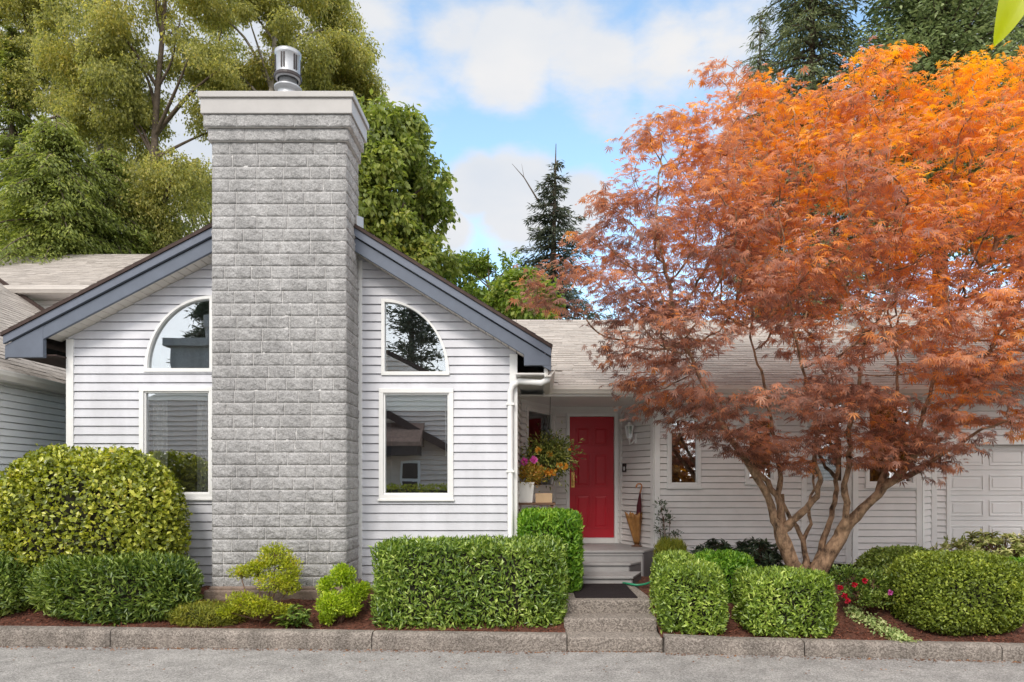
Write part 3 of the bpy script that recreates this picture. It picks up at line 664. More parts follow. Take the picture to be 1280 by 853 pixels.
def grid_sheet(name, xs, yfun, ny, zf, mat, seed=0, amp=.012):
    V = []; nx = len(xs)
    for x in xs:
        y0, y1 = yfun(x)
        for j in range(ny+1): y = y0+(y1-y0)*j/ny; V.append((x, y, zf(x, y)))
    V = np.array(V); V[:, 2] += amp*vnoise(V, 5, 3)+amp*.7*vnoise(V, 23, 4)+.004*RNG.normal(size=len(V))
    idx = np.arange(nx*(ny+1)).reshape(nx, ny+1)
    Fq = np.stack([idx[:-1, :-1], idx[1:, :-1], idx[1:, 1:], idx[:-1, 1:]], -1).reshape(-1, 4)
    return np_mesh(name, V, Fq, 4, mat, smooth=True)
tag(grid_sheet('mulch_bed', np.linspace(-9.5, SX0-.01, 240), lambda x: (kerb_y(x)+.10, 12.3), 80, bed_z, SOIL), kind='structure')
def edge_z(x, y):
    z = bed_z(x, y)
    if x < SX1+.25 and y > 7.9: z = max(z, z*0+np.interp(y, [7.9, 8.4, 9.8], [.17, .40, .43]))
    return z
tag(grid_sheet('mulch_bed', np.linspace(SX1-.02, 12, 300), lambda x: (kerb_y(x)+.10, 11.4), 80, edge_z, SOIL), kind='structure')
m = MB(); m.quad((7.3, 6.2, .012), (14, 6.2, .012), (14, 10.8, .29), (7.3, 10.8, .29)); 
def kerb_run(cuts):
    m = MB()
    for a, b in zip(cuts, cuts[1:]):
        a += .006; b -= .006; n = max(2, int((b-a)/.12)); vs = []; fs = []
        prof = [(0, -.05), (0, .72), (.012, .90), (.035, .98), (.065, 1.0), (.145, 1.0), (.15, .9), (.15, -.05)]
        for i in range(n+1):
            x = a+(b-a)*i/n; y = kerb_y(x); h = kerb_h(x)
            for q, z in prof: vs.append((x+.002*math.sin(91*x+z*9), y+q+.003*math.sin(37*x), z*h+.002*math.sin(53*x+q*40)))
        k = len(prof)
        for i in range(n):
            for j in range(k-1): fs.append((i*k+j, (i+1)*k+j, (i+1)*k+j+1, i*k+j+1))
        fs += [tuple(range(k)), tuple(n*k+j for j in range(k-1, -1, -1))]; m.add(vs, fs)
    return m
cl = [-11, -8.5, X(138, 8.0), X(465, 7.88), SX0-.004]; cr_ = [SX1+.004, X(1007, 7.55), X(1252, 7.4), 7.3, 9.5, 12]
tag(kerb_run(cl).build('kerb', KERBM, smooth=True), kind='structure'); tag(kerb_run(cr_).build('kerb', KERBM, smooth=True), kind='structure')
for o in bpy.data.objects:
    if o.name.startswith('kerb'):
        try: o.data.set_sharp_from_angle(angle=R(40))
        except Exception: pass
st = thing('concrete_steps', 'three exposed aggregate concrete steps rising from the road to the porch path', 'steps', ((SX0+SX1)/2, 8.1, 0))
for x0, x1, y0, y1, z in ((SX0, SX1, 7.80, 8.14, .152), (.341, 1.42, 8.12, 8.47, .304), (.341, 1.42, 8.45, 8.80, .456)):
    m = MB(); n = 24                                  # nosing worn slightly uneven
    m.box(x0, x1, y0, y1, z-.40 if z > .3 else -.1, z); o = m.build('step', AGG, st, bevel=.022, seg=3)
m = MB(); m.prism([(.341, 8.802, .10), (1.42, 8.802, .10), (1.352, 9.9, .10), (.25, 9.9, .10)], (0, 0, .354)); tag(m.build('garden_path', AGG, bevel=.01), kind='structure')
# porch
po = thing('wooden_porch', 'grey painted wooden porch with two steps below the red door', 'porch', (.9, 10.6, .4))
m = MB(); m.prism([(-.2, 10.6, .80), (1.648, 10.6, .80), (1.862, 10.99, .80), (1.44, 11.88, .80), (.34, 11.88, .80), (-.2, 10.8, .80)], (0, 0, .035))
m.build('landing', STEPP, po, bevel=.006)
m = MB(); m.prism([(-.2, 10.63, .3), (1.63, 10.63, .3), (1.63, 10.63, .798), (-.2, 10.63, .798)], (0, .03, 0))
m.box(-.2, 1.632, 10.617, 10.629, .76, .797); m.build('riser', STEPP, po)
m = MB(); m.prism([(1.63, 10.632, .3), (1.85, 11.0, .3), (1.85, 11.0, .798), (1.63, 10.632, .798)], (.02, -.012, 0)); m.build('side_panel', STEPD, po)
for (yf, xr, z, zb_, yb) in ((9.81, 1.376, .553, .40, 10.37), (10.35, 1.41, .672, .50, 10.628)):
    m = MB(); m.prism([(.2, yf, z-.032), (xr, yf, z-.032), (xr+.20, yb, z-.032), (.2, yb, z-.032)], (0, 0, .032)); s = m.build('porch_step', STEPP, po, bevel=.006)
    m = MB(); m.prism([(.2, yf+.03, zb_), (xr-.02, yf+.03, zb_), (xr-.02, yf+.03, z-.034), (.2, yf+.03, z-.034)], (0, .02, 0)); m.build('riser', STEPP, s)
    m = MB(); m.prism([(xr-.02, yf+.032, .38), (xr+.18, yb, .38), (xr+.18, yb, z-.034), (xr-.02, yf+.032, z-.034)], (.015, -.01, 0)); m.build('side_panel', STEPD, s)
m = MB(); m.prism([(.50, 8.60, .458), (1.262, 8.60, .458), (1.25, 9.72, .458), (.50, 9.72, .458)], (0, 0, .012)); tag(m.build('door_mat', MATM, bevel=.004), 'dark brown door mat on the path at the foot of the porch steps', 'door mat')

# ------------------------------------------------------------------ small things on the porch and walls
hose = MB(); hp = [P(779, 729, 9.75), P(786, 730, 9.62), P(796, 731.5, 9.55), P(808, 730, 9.58), P(818, 725, 9.75), P(822, 716, 10.05), P(819, 706, 10.4)]
def smooth_path(pts, n=6):
    r = []
    for i in range(len(pts)-1):
        p0, p1, p2, p3 = pts[max(i-1, 0)], pts[i], pts[i+1], pts[min(i+2, len(pts)-1)]
        for k in range(n):
            t = k/n; r.append(.5*((2*p1)+(p2-p0)*t+(2*p0-5*p1+4*p2-p3)*t*t+(3*p1-p0-3*p2+p3)*t**3))
    return r+[pts[-1]]
hs_ = smooth_path(hp)
for q in hs_: q.z = max(q.z, edge_z(q.x, q.y)+.015)
hose.tube(hs_, .016, 8); tag(hose.build('garden_hose', M('green_hose', (.03, .25, .13), .35, .1, 8), smooth=True), 'green garden hose curling onto the mulch beside the porch steps', 'hose')
# umbrella in its pleated stand, close to the slanted wall right of the door
us = P(796, 677.5, 11.25); us.z = .836
ust = thing('umbrella_stand', 'tan pleated umbrella stand shaped like an upturned closed umbrella, on the porch', 'umbrella stand', us)
m = MB(); n = 28; rings = []; 
for t in np.linspace(0, 1, 9):
    rad = .045+.075*t; z = .05+.47*t; rings.append([(us.x-.055*t+rad*(1+(.16*t+.05)*math.cos(7*2*math.pi*k/n))*math.cos(2*math.pi*k/n), us.y+rad*(1+(.16*t+.05)*math.cos(7*2*math.pi*k/n))*math.sin(2*math.pi*k/n), us.z+z+(.03*t*math.cos(7*2*math.pi*k/n) if t > .95 else 0)) for k in range(n)])
vs = [p for r in rings for p in r]; m.add(vs, [(i*n+k, i*n+(k+1) % n, (i+1)*n+(k+1) % n, (i+1)*n+k) for i in range(8) for k in range(n)])
o = m.build('pleated_cone', M('tan_leather', (.36, .17, .05), .5, .3, 10), ust, smooth=True); sd = o.modifiers.new('thickness', 'SOLIDIFY'); sd.thickness = .006
m = MB(); m.lathe([(0, 0), (.085, 0), (.085, .012), (.04, .025), (.035, .06), (0, .06)], us, 20); m.build('foot', M('bronze_foot', (.14, .07, .04), .45, .2, 8), ust, smooth=True)
ub = us+Vector((0, 0, .07)); ut = P(800, 616, 11.2)
um = thing('umbrella', 'furled dark red umbrella with a hooked wooden handle, standing in the tan stand', 'umbrella', ub)
ax = (ut-ub); m = MB(); m.tube([ub+ax*t for t in (0, .2, .5, .75, .93, 1.0)], [.006, .022, .036, .038, .018, .01], 12); m.build('canopy', M('burgundy_fabric', (.085, .008, .014), .7, .3, 14), um, smooth=True)
m = MB(); hd = [ut-ax*.02]+[P(x, y, 11.2) for x, y in ((801.5, 611), (802, 608), (801, 605.5), (798.5, 605), (796, 606.5), (795.2, 610))]; m.tube(smooth_path(hd, 4), .012, 8); m.build('handle', M('cane_handle', (.45, .18, .07), .35, .15, 10), um, smooth=True)
# wall lantern
q, zl = WB.uz(794.5, 541); lb = WB.pt(q, zl, .02)
la = thing('wall_lantern', 'white bell-shaped lantern with clear panes on the slanted wall right of the red door', 'wall lamp', lb)
c = WB.pt(q, zl, .12); m = MB(); m.lathe([(0, .17), (.02, .165), (.035, .13), (.07, .115), (.075, .10), (0, .10)], c, 12); m.lathe([(0, -.13), (.02, -.12), (.04, -.10), (.045, -.09), (0, -.09)], c, 12)
for k in range(6):
    t = R(60*k+15); m.tube([c+Vector((.068*math.cos(t), .068*math.sin(t), .10)), c+Vector((.042*math.cos(t), .042*math.sin(t), -.09))], .008, 5)
m.build('frame', TRIM, la)
m = MB(); m.lathe([(.064, .10), (.04, -.09)], c, 6); m.build('panes', GLASS, la)
m = MB(); m.lathe([(0, -.06), (.014, -.06), (.016, .02), (.01, .05), (0, .055)], c, 10); m.build('candle_tube', CREAM, la, smooth=True)
m = MB(); WB.box(m, q-.04, q+.04, zl-.17, zl-.02, 0.0, .03); m.tube([WB.pt(q, zl-.12, .03), WB.pt(q, zl-.17, .07), WB.pt(q, zl-.19, .11), WB.pt(q, zl-.13, .12)], .011, 8); m.build('bracket', TRIM, la, bevel=.003)
q, zl = WB.uz(781.5, 585); kb = WB.pt(q, zl, .0)
ky = thing('door_bell', 'small black and white door bell on the slanted wall below the lantern', 'door bell', kb)
m = MB(); WB.box(m, q-.05, q+.05, zl-.07, zl+.07, .005, .03); m.build('plate', DARK, ky, bevel=.006)
m = MB(); WB.box(m, q+.0, q+.04, zl-.045, zl+.02, .03, .04); m.build('button', TRIM, ky, bevel=.006)
# planters by the slanted window
pw = P(656, 614, 10.2)
sh = thing('plant_shelf', 'brown wooden shelf stand carrying the planter boxes beside the entry window', 'plant stand', (X(668, 10.3), 10.3, .835))
m = MB(); zs = Z(628.5, 10.2); m.box(X(644, 10.2), X(694, 10.2), 10.08, 10.42, zs-.03, zs); m.build('shelf_board', M('brown_stained_wood', (.16, .085, .05), .6, .3, 8, stretch=(1, 6, 6)), sh, bevel=.004)
for xx in (X(648, 10.2), X(690, 10.2)):
    for yy in (10.12, 10.38): m = MB(); m.box(xx-.02, xx+.02, yy-.02, yy+.02, .42, zs-.031); m.build('leg', bpy.data.materials['brown_stained_wood'], sh)
def pot_box(name, label, x0, x1, y0, y1, d0, d1, mat, flare=.03):
    t = thing(name, label, 'planter', (X((x0+x1)/2, d0), (d0+d1)/2, zs))
    a, b, z1 = X(x0, d0), X(x1, d0), Z(y0, d0); m = MB(); z0 = zs+.001; f = flare
    lo = [(a+f, d0+f, z0), (b-f, d0+f, z0), (b-f, d1-f, z0), (a+f, d1-f, z0)]; hi = [(a, d0, z1), (b, d0, z1), (b, d1, z1), (a, d1, z1)]; inn = [(a+.015, d0+.015, z1), (b-.015, d0+.015, z1), (b-.015, d1-.015, z1), (a+.015, d1-.015, z1)]; sl = [(x, y, z1-.03) for x, y, _ in inn]
    m.add(lo+hi+inn+sl, ((3, 2, 1, 0), (0, 1, 5, 4), (1, 2, 6, 5), (2, 3, 7, 6), (3, 0, 4, 7), (4, 5, 9, 8), (5, 6, 10, 9), (6, 7, 11, 10), (7, 4, 8, 11), (8, 9, 13, 12), (9, 10, 14, 13), (10, 11, 15, 14), (11, 8, 12, 15))); m.build('box', mat, t, bevel=.004)
    m = MB(); m.quad(*[(x, y, z-.002) for x, y, z in sl]); m.build('soil', SOIL, t); return t
pot1 = pot_box('planter_box', 'white planter box on the shelf under pink and orange flowers', 645, 668, 603, 628, 10.1, 10.36, TRIM_B)
pot2 = pot_box('planter_box', 'tan planter box on the shelf, right of the white planter', 669, 690.5, 617, 628, 10.12, 10.34, M('tan_plastic', (.48, .33, .20), .6, .08, 6), .005)
# ------------------------------------------------------------------ foliage machinery
def unit(a): return a/np.maximum(np.linalg.norm(a, axis=1, keepdims=True), 1e-9)
def blades(Pt, A, Nn, Ln, Wd, fold=.25, mid=.45):
    """one folded leaf blade per point (two triangles sharing the midrib)"""
    A = unit(A); Nn = unit(Nn-A*(Nn*A).sum(1, keepdims=True)); S = np.cross(A, Nn); n = len(Pt)
    Ln = np.broadcast_to(Ln, n)[:, None]; Wd = np.broadcast_to(Wd, n)[:, None]
    V = np.stack([Pt, Pt+A*Ln*mid-S*Wd*.5+Nn*Wd*fold, Pt+A*Ln-Nn*Ln*.08, Pt+A*Ln*mid+S*Wd*.5+Nn*Wd*fold], 1).reshape(-1, 3)
    b = np.arange(n)[:, None]*4; return V, np.concatenate([b+[0, 2, 1], b+[0, 3, 2]], 1).reshape(-1, 3)
def palmate(Pt, A, Nn, size, lobes=7, width=.24):
    """lacy palmate leaf: narrow pointed lobes fanned round one stalk point"""
    A = unit(A); Nn = unit(Nn-A*(Nn*A).sum(1, keepdims=True)); S = np.cross(A, Nn); n = len(Pt); size = np.broadcast_to(size, n)[:, None]
    vs = [Pt]; fs = []; b = np.arange(n)[:, None]*(1+3*lobes)
    for i in range(lobes):
        t = (i/(lobes-1)-.5)*R(210); ln = size*(1-.42*abs(t)/R(105)); d = A*math.cos(t)+S*math.sin(t); s = -A*math.sin(t)+S*math.cos(t)
        d = d-Nn*.22; w = ln*width*.5
        vs += [Pt+d*ln*.45-s*w, Pt+d*ln-Nn*ln*.12, Pt+d*ln*.45+s*w]; k = 1+3*i
        fs.append(b+[0, k, k+1]); fs.append(b+[0, k+1, k+2])
    return np.stack(vs, 1).reshape(-1, 3), np.concatenate(fs, 1).reshape(-1, 3)
def superell(n, p, rg):
    """points on a unit superellipsoid with outward normals"""
    q = rg.uniform(-1, 1, (n, 3)); ax = rg.integers(0, 3, n); q[np.arange(n), ax] = np.sign(rg.uniform(-1, 1, n))
    r = (np.abs(q)**p).sum(1)**(-1/p); q = q*r[:, None]; return q, np.sign(q)*np.abs(q)**(p-1)
def bumpy(V, f, amp, seed): return 1+amp*vnoise(V, f, seed)
def blob_core(mb_v, mb_f, c, h, p, s, seed, amp=.05):
    nu, nv = 28, 16; V = []
    for j in range(nv+1):
        for i in range(nu):
            a = 2*math.pi*i/nu; b = -math.pi/2+math.pi*j/nv; q = np.array([math.cos(b)*math.cos(a), math.cos(b)*math.sin(a), math.sin(b)]); q = q*((np.abs(q)**p).sum())**(-1/p); V.append(q)
    V = np.array(V)*np.array(h)*s; V *= bumpy(V+np.array(c), 3.5, amp, seed)[:, None]; V += np.array(c)
    Fq = [(j*nu+i, j*nu+(i+1) % nu, (j+1)*nu+(i+1) % nu, (j+1)*nu+i) for j in range(nv) for i in range(nu)]
    return V, np.array(Fq)
def shrub(name, label, cat, c, h, p, n, ln, wd, mat, group=None, seed=1, amp=.05, up=.5, out=.75, rnd=.6, depth=(.80, 1.035), core=.79, fold=.25, tilt=.6, fq=3.5, mid=.45, flat=.0, stray=.02):
    """clipped or mounded shrub: leaves on (and a little inside) a superellipsoid, over a solid near-black core standing for inner shade"""
    rg = np.random.default_rng(seed); c = np.array(c, float); h = np.array(h, float)
    r = thing(name, label, cat, (c[0], c[1], c[2]-h[2]), group)
    q, nn = superell(int(n*1.25), p, rg); k = q[:, 2] > -.93; q, nn = q[k], unit(nn[k]/h)
    w = np.linalg.norm(np.cross(q*h, nn), axis=1)*0+1
    V = q*h; dp = rg.uniform(*depth, len(V)); dp += (rg.random(len(V)) < stray)*rg.uniform(.01, .065, len(V)); V = V*(bumpy(V+c, fq, amp, seed)*dp)[:, None]+c
    hol = vnoise(V, 9, seed+7)+.5*vnoise(V, 22, seed+8); kk = (hol > -.95) | (rg.random(len(V)) < .25)   # hollows where the near-black core shows
    V, nn = V[kk], nn[kk]; V = V+nn*(np.clip(hol[kk], -1, 1)*.014)[:, None]
    A = nn*out+np.array([0, 0, up])+rnd*rg.normal(size=V.shape); Nn = nn+np.array([0, 0, tilt])+.5*rg.normal(size=V.shape)
    L_ = ln*rg.uniform(.6, 1.25, len(V)); v, f = blades(V-unit(A)*L_[:, None]*.5, A, Nn, L_, wd*L_/ln*rg.uniform(.8, 1.2, len(V)), fold, mid)
    np_mesh('foliage', v, f, 3, mat, r)
    v, f = blob_core(0, 0, c, h, p, core, seed, amp); np_mesh('shade_core', v, f, 4, CORE, r)
    return r
def area(h): a, b, c = h; return 2*(a*b*2+2*a*c*2+2*b*c*2)
def bx(x0, x1, y0, y1, d, b, zb=None, k=.75):
    """centre and half size from an outline in the photograph at distance d, half depth b"""
    e = d+b*k; c = [X((x0+x1)/2, e), d+b, 0]; hx = (x1-x0)/2*e/F; zt = Z(y0, d+b*.4); zl = Z(y1, d) if zb is None else zb
    c[2] = (zt+zl)/2; return c, (hx, b, (zt-zl)/2)
G_LAUREL = LM('laurel_leaves', [(0, (.02, .05, .01)), (.35, (.09, .155, .022)), (.65, (.23, .32, .05)), (.9, (.46, .54, .15)), (1, (.30, .10, .03))], .22, .27, 2.2, .4, spec=.6)
G_BRIGHT = LM('bright_leaves', [(0, (.03, .08, .01)), (.4, (.10, .22, .02)), (.75, (.22, .36, .04)), (1, (.36, .46, .08))], .3, .4, 2.5, .35)
G_BUSH = LM('round_bush_leaves', [(0, (.035, .045, .010)), (.3, (.12, .15, .02)), (.6, (.27, .30, .035)), (.85, (.46, .46, .07)), (.97, (.40, .30, .07)), (1, (.35, .10, .05))], .25, .28, 2.5, .35, spec=.5)
G_DEEP = LM('deep_green_leaves', [(0, (.02, .05, .015)), (.4, (.085, .135, .022)), (.75, (.21, .275, .05)), (1, (.40, .46, .14))], .2, .35, 2.0, .35, spec=.5)
G_BOX = LM('boxwood_leaves', [(0, (.05, .07, .012)), (.4, (.13, .175, .025)), (.75, (.26, .315, .045)), (1, (.46, .47, .09))], .25, .4, 2.6, .4)
G_BOXD = LM('dark_boxwood_leaves', [(0, (.03, .045, .01)), (.4, (.085, .12, .022)), (.75, (.17, .21, .04)), (1, (.33, .34, .08))], .25, .35, 2.6, .4)
G_HEDGE = LM('low_hedge_leaves', [(0, (.05, .075, .012)), (.35, (.12, .19, .03)), (.7, (.28, .38, .06)), (.95, (.52, .58, .16)), (1, (.40, .20, .08))], .25, .30, 2.6, .38, spec=.55)
G_RHODO = LM('rhododendron_leaves', [(0, (.012, .024, .012)), (.5, (.032, .055, .026)), (1, (.09, .12, .06))], .1, .35, 2, .3, spec=.5)
G_MIXR = LM('variegated_shrub_leaves', [(0, (.06, .065, .02)), (.35, (.20, .24, .06)), (.7, (.42, .43, .17)), (.9, (.58, .55, .30)), (1, (.30, .13, .10))], .25, .4, 3, .3)
G_YEL = LM('azalea_leaves', [(0, (.10, .09, .01)), (.35, (.20, .235, .02)), (.7, (.37, .41, .04)), (.9, (.52, .46, .06)), (1, (.35, .16, .04))], .35, .42, 5, .35)
G_LIME = LM('lime_leaves', [(0, (.08, .14, .01)), (.4, (.22, .32, .02)), (.8, (.42, .50, .05)), (1, (.55, .55, .10))], .35, .42, 4, .3)
G_JUN = LM('juniper_needles', [(0, (.06, .085, .012)), (.5, (.20, .22, .03)), (1, (.38, .34, .05))], .25, .5, 4, .35)
W_VAR = LM('cream_edged_leaves', [(0, (.10, .17, .05)), (.5, (.30, .38, .14)), (1, (.60, .60, .32))], .3, .45, 4, .2)
PINK = LM('pink_petals', [(0, (.55, .06, .32)), (1, (.80, .25, .60))], .35, .5)
ORANGE = LM('orange_petals', [(0, (.55, .20, .02)), (.6, (.75, .42, .08)), (1, (.80, .60, .20))], .35, .5)
REDP = LM('red_petals', [(0, (.30, .01, .02)), (1, (.60, .03, .07))], .3, .5)
BASKET_L = LM('basket_leaves', [(0, (.02, .03, .01)), (.4, (.08, .11, .025)), (.75, (.24, .26, .06)), (1, (.46, .38, .12))], .25, .4, 5, .3)
POT_L = LM('coleus_leaves', [(0, (.10, .10, .015)), (.5, (.32, .24, .04)), (.85, (.45, .22, .05)), (1, (.30, .08, .03))], .3, .4, 6, .3)

# ------------------------------------------------------------------ hedges and shrubs
def dens(h, ln, wd, k): return int(area(h)*k/(ln*wd*.5))
c, h = bx(466, 705, 677, 793, 8.10, .38, k=.1); shrub('clipped_hedge', 'long box-clipped laurel hedge in front of the gable wall, left of the concrete steps', 'hedge', c, h, 9, dens(h, .078, .023, 2.5), .078, .023, G_LAUREL, seed=21, amp=.045, out=.6, up=.55, rnd=.55, fq=4)
c, h = bx(647, 727, 640, 750, 8.98, .42, k=.2); shrub('clipped_hedge', 'taller bright green hedge between the long laurel hedge and the porch steps', 'hedge', c, h, 7, dens(h, .075, .024, 2.6), .075, .024, G_BRIGHT, seed=22, amp=.04, up=.7)
c, h = bx(-8, 224, 559, 768, 8.42, .50); c[1] = 8.92; shrub('round_bush', 'big dome-clipped yellow-green bush under the left window', 'bush', c, h, 2.75, dens(h, .066, .043, 2.0), .066, .043, G_BUSH, seed=23, amp=.05, up=.3, out=.5, rnd=.7, tilt=.3, depth=(.82, 1.03), fq=3)
c, h = bx(52, 244, 697, 786, 8.20, .30); shrub('spreading_shrub', 'dark glossy spreading shrub in front of the big dome-clipped bush', 'shrub', c, h, 2.6, dens(h, .085, .024, 2.6), .085, .024, G_DEEP, seed=24, amp=.12, out=1.0, up=.35, rnd=.55, depth=(.8, 1.1), core=.74)
c, h = bx(-75, 46, 690, 776, 8.25, .34); shrub('spreading_shrub', 'dark shrub cut by the left edge of the photo, at the kerb', 'shrub', c, h, 2.4, dens(h, .07, .022, 2.2), .07, .022, G_DEEP, seed=25, amp=.12, out=.9, depth=(.8, 1.08), core=.76)
c, h = bx(824, 911, 709, 797, 7.86, .36, k=.15); shrub('box_hedge', 'low cube-clipped hedge just right of the concrete steps', 'hedge', c, h, 5.5, dens(h, .066, .022, 2.15), .066, .022, G_HEDGE, 'cube-clipped hedges along the kerb', seed=26, amp=.04, up=.5)
c, h = bx(934, 1046, 716, 802, 7.78, .40, k=.15); shrub('box_hedge', 'low cube-clipped hedge below the maple trunk', 'hedge', c, h, 5, dens(h, .066, .022, 2.15), .066, .022, G_HEDGE, 'cube-clipped hedges along the kerb', seed=27, amp=.05, up=.5)
c, h = bx(868, 946, 692, 765, 8.85, .33); shrub('clipped_shrub', 'bright green shrub behind the gap between the two low cube-clipped hedges', 'shrub', c, h, 3.4, dens(h, .07, .022, 2.4), .07, .022, G_BRIGHT, seed=28, amp=.08, up=.6)
c, h = bx(818, 872, 693, 770, 8.95, .30); shrub('clipped_shrub', 'pale green shrub beside the porch, behind the first cube-clipped hedge', 'shrub', c, h, 4, dens(h, .06, .02, 2.4), .06, .02, G_HEDGE, seed=29, amp=.06, up=.5)
c, h = bx(819, 858, 674, 715, 9.75, .2); shrub('feathery_shrub', 'small feathery lime shrub against the porch corner', 'shrub', c, h, 2.2, 4200, .10, .008, G_JUN, seed=30, amp=.1, up=1.1, out=.6, rnd=.3, depth=(.6, 1.1), core=.6)
def whorl_shrub(name, label, cat, cen, n, spread, ln, wd, mat, seed, per=12, stem_h=.3):
    """shrub of leaf rosettes at the ends of branching stems"""
    rg = np.random.default_rng(seed); base = np.array(cen); r = thing(name, label, cat, tuple(base))
    tips = base+np.array([0, 0, stem_h])+unit(rg.normal(size=(n, 3)))*rg.uniform(.55, 1, (n, 1))*np.array(spread); tips[:, 2] = np.maximum(tips[:, 2], base[2]+.05)
    sm = MB()
    for t in tips: md = (base*.5+t*.5)+np.array([0, 0, .04]); sm.tube([tuple(base+rg.normal(size=3)*.02), tuple(md), tuple(t)], [.009, .006, .004], 5, False)
    sm.build('stems', TWIG, r)
    T = np.repeat(tips, per, 0); dirn = np.repeat(unit(tips-base+np.array([0, 0, .25])), per, 0); a = rg.uniform(0, 6.28, len(T))
    e1 = unit(np.cross(dirn, np.array([.3, .2, 1.]))); e2 = np.cross(dirn, e1); A = e1*np.cos(a)[:, None]+e2*np.sin(a)[:, None]+dirn*rg.uniform(.0, .9, (len(T), 1))-np.array([0, 0, .15]); Nn = dirn+.2*rg.normal(size=T.shape)
    L_ = ln*rg.uniform(.6, 1.15, len(T)); v, f = blades(T+rg.normal(size=T.shape)*.01, A, Nn, L_, wd*L_/ln); np_mesh('foliage', v, f, 3, mat, r); return r
whorl_shrub('rhododendron', 'dark rhododendron at the foot of the wall, left of the maple trunk', 'rhododendron', P(945, 712, 10.2), 150, (.36, .32, .33), .12, .032, G_RHODO, 31, stem_h=.14)
whorl_shrub('rhododendron', 'smaller dark rhododendron between the porch shrubs and the larger one beside the maple', 'rhododendron', P(890, 704, 10.3), 80, (.34, .25, .20), .12, .032, G_RHODO, 32, stem_h=.12)
whorl_shrub('rhododendron', 'pale mottled rhododendron in front of the garage door', 'rhododendron', P(1252, 716, 9.9), 430, (.95, .4, .38), .10, .034, G_MIXR, 33, stem_h=.22)
whorl_shrub('low_shrub', 'low dark plant with a few pale leaves between the two yellow shrubs, below the chimney', 'shrub', P(368, 784, 8.2), 34, (.22, .16, .17), .085, .036, G_DEEP, 34, stem_h=.08)
c, h = bx(1080, 1176, 686, 770, 8.75, .45); shrub('boxwood', 'smaller dome-clipped boxwood behind the largest boxwood', 'boxwood', c, h, 2.5, dens(h, .040, .024, 2.1), .040, .024, G_BOXD, 'dome-clipped boxwoods by the garage', seed=35, amp=.06, up=.4)
c, h = bx(1130, 1281, 693, 804, 7.66, .55); shrub('boxwood', 'largest dome-clipped boxwood at the kerb, in front of the garage', 'boxwood', c, h, 2.7, dens(h, .040, .024, 2.1), .040, .024, G_BOX, 'dome-clipped boxwoods by the garage', seed=36, amp=.06, up=.4)
c, h = bx(1262, 1370, 706, 792, 8.3, .4); shrub('boxwood', 'boxwood cut by the right edge of the photo', 'boxwood', c, h, 2.6, dens(h, .034, .018, 2.2), .034, .018, G_DEEP, 'dome-clipped boxwoods by the garage', seed=37, amp=.06, up=.4)
c, h = bx(1225, 1330, 700, 745, 9.0, .25); shrub('low_shrub', 'bright green low shrub between the boxwoods and the mottled rhododendron', 'shrub', c, h, 2.5, dens(h, .05, .02, 2.2), .05, .02, G_BRIGHT, seed=38, amp=.1, up=.5)
def clumps(name, label, cat, base, cl, n, ln, wd, mat, seed, up=.6, stem=.008, sm_mat=None, flower=None):
    """open shrub: leaf clumps (centre, half sizes) carried on bare stems from one base"""
    rg = np.random.default_rng(seed); r = thing(name, label, cat, tuple(base)); sm = MB(); Vs = []; As = []; Ns = []
    tot = sum(h[0]*h[2] for _, h in cl)
    for cc, h in cl:
        cc = np.array(cc); h = np.array(h); k = max(20, int(n*h[0]*h[2]/tot)); d = unit(rg.normal(size=(k, 3))); rr = rg.uniform(.35, 1.05, (k, 1))**.6
        tw = max(3, k//60); tips = cc+unit(rg.normal(size=(tw, 3)))*h*rg.uniform(.3, .85, (tw, 1))
        near = tips[rg.integers(0, tw, k)]; V = np.where(rg.random((k, 1)) < .55, near+rg.normal(size=(k, 3))*h*.16, cc+d*rr*h); Vs.append(V); As.append(unit(V-cc)+np.array([0, 0, up])+.6*rg.normal(size=V.shape)); Ns.append(np.array([0, 0, 1.])+.6*rg.normal(size=V.shape)+.5*d)
        mid = np.array(base)*.45+cc*.55+rg.normal(size=3)*.03
        sm.tube(smooth_path([Vector(base)+Vector(rg.normal(size=3)*.015), Vector(mid), Vector(cc)], 4), np.linspace(stem*1.2, stem*.6, 9), 6, False)
        for t in tips: sm.tube([tuple(mid*.3+cc*.7), tuple((cc+t)/2+rg.normal(size=3)*.01), tuple(t)], [stem*.6, stem*.45, stem*.3], 4, False)
    sm.build('stems', sm_mat or TWIG, r); V, A, Nn = map(np.concatenate, (Vs, As, Ns)); L_ = ln*rg.uniform(.6, 1.25, len(V))
    v, f = blades(V, A, Nn, L_, wd*L_/ln); np_mesh('foliage', v, f, 3, mat, r)
    return r
def pc(px, py, d, rx, ry, rz): return (P(px, py, d), (rx*d/F, ry, rz*d/F))
clumps('azalea', 'yellow-green azalea with bare reddish stems in front of the chimney', 'azalea', P(327, 776, 8.30),
       [pc(345, 696, 8.4, 22, .16, 16), pc(322, 712, 8.35, 20, .15, 12), pc(362, 712, 8.35, 16, .14, 16), pc(345, 728, 8.25, 26, .15, 12), pc(300, 716, 8.4, 15, .12, 8), pc(303, 752, 8.2, 20, .14, 12), pc(325, 758, 8.15, 22, .14, 12), pc(352, 762, 8.2, 16, .12, 8), pc(362, 734, 8.3, 14, .12, 10), pc(285, 765, 8.2, 14, .12, 9)], 9500, .036, .016, G_YEL, 41)
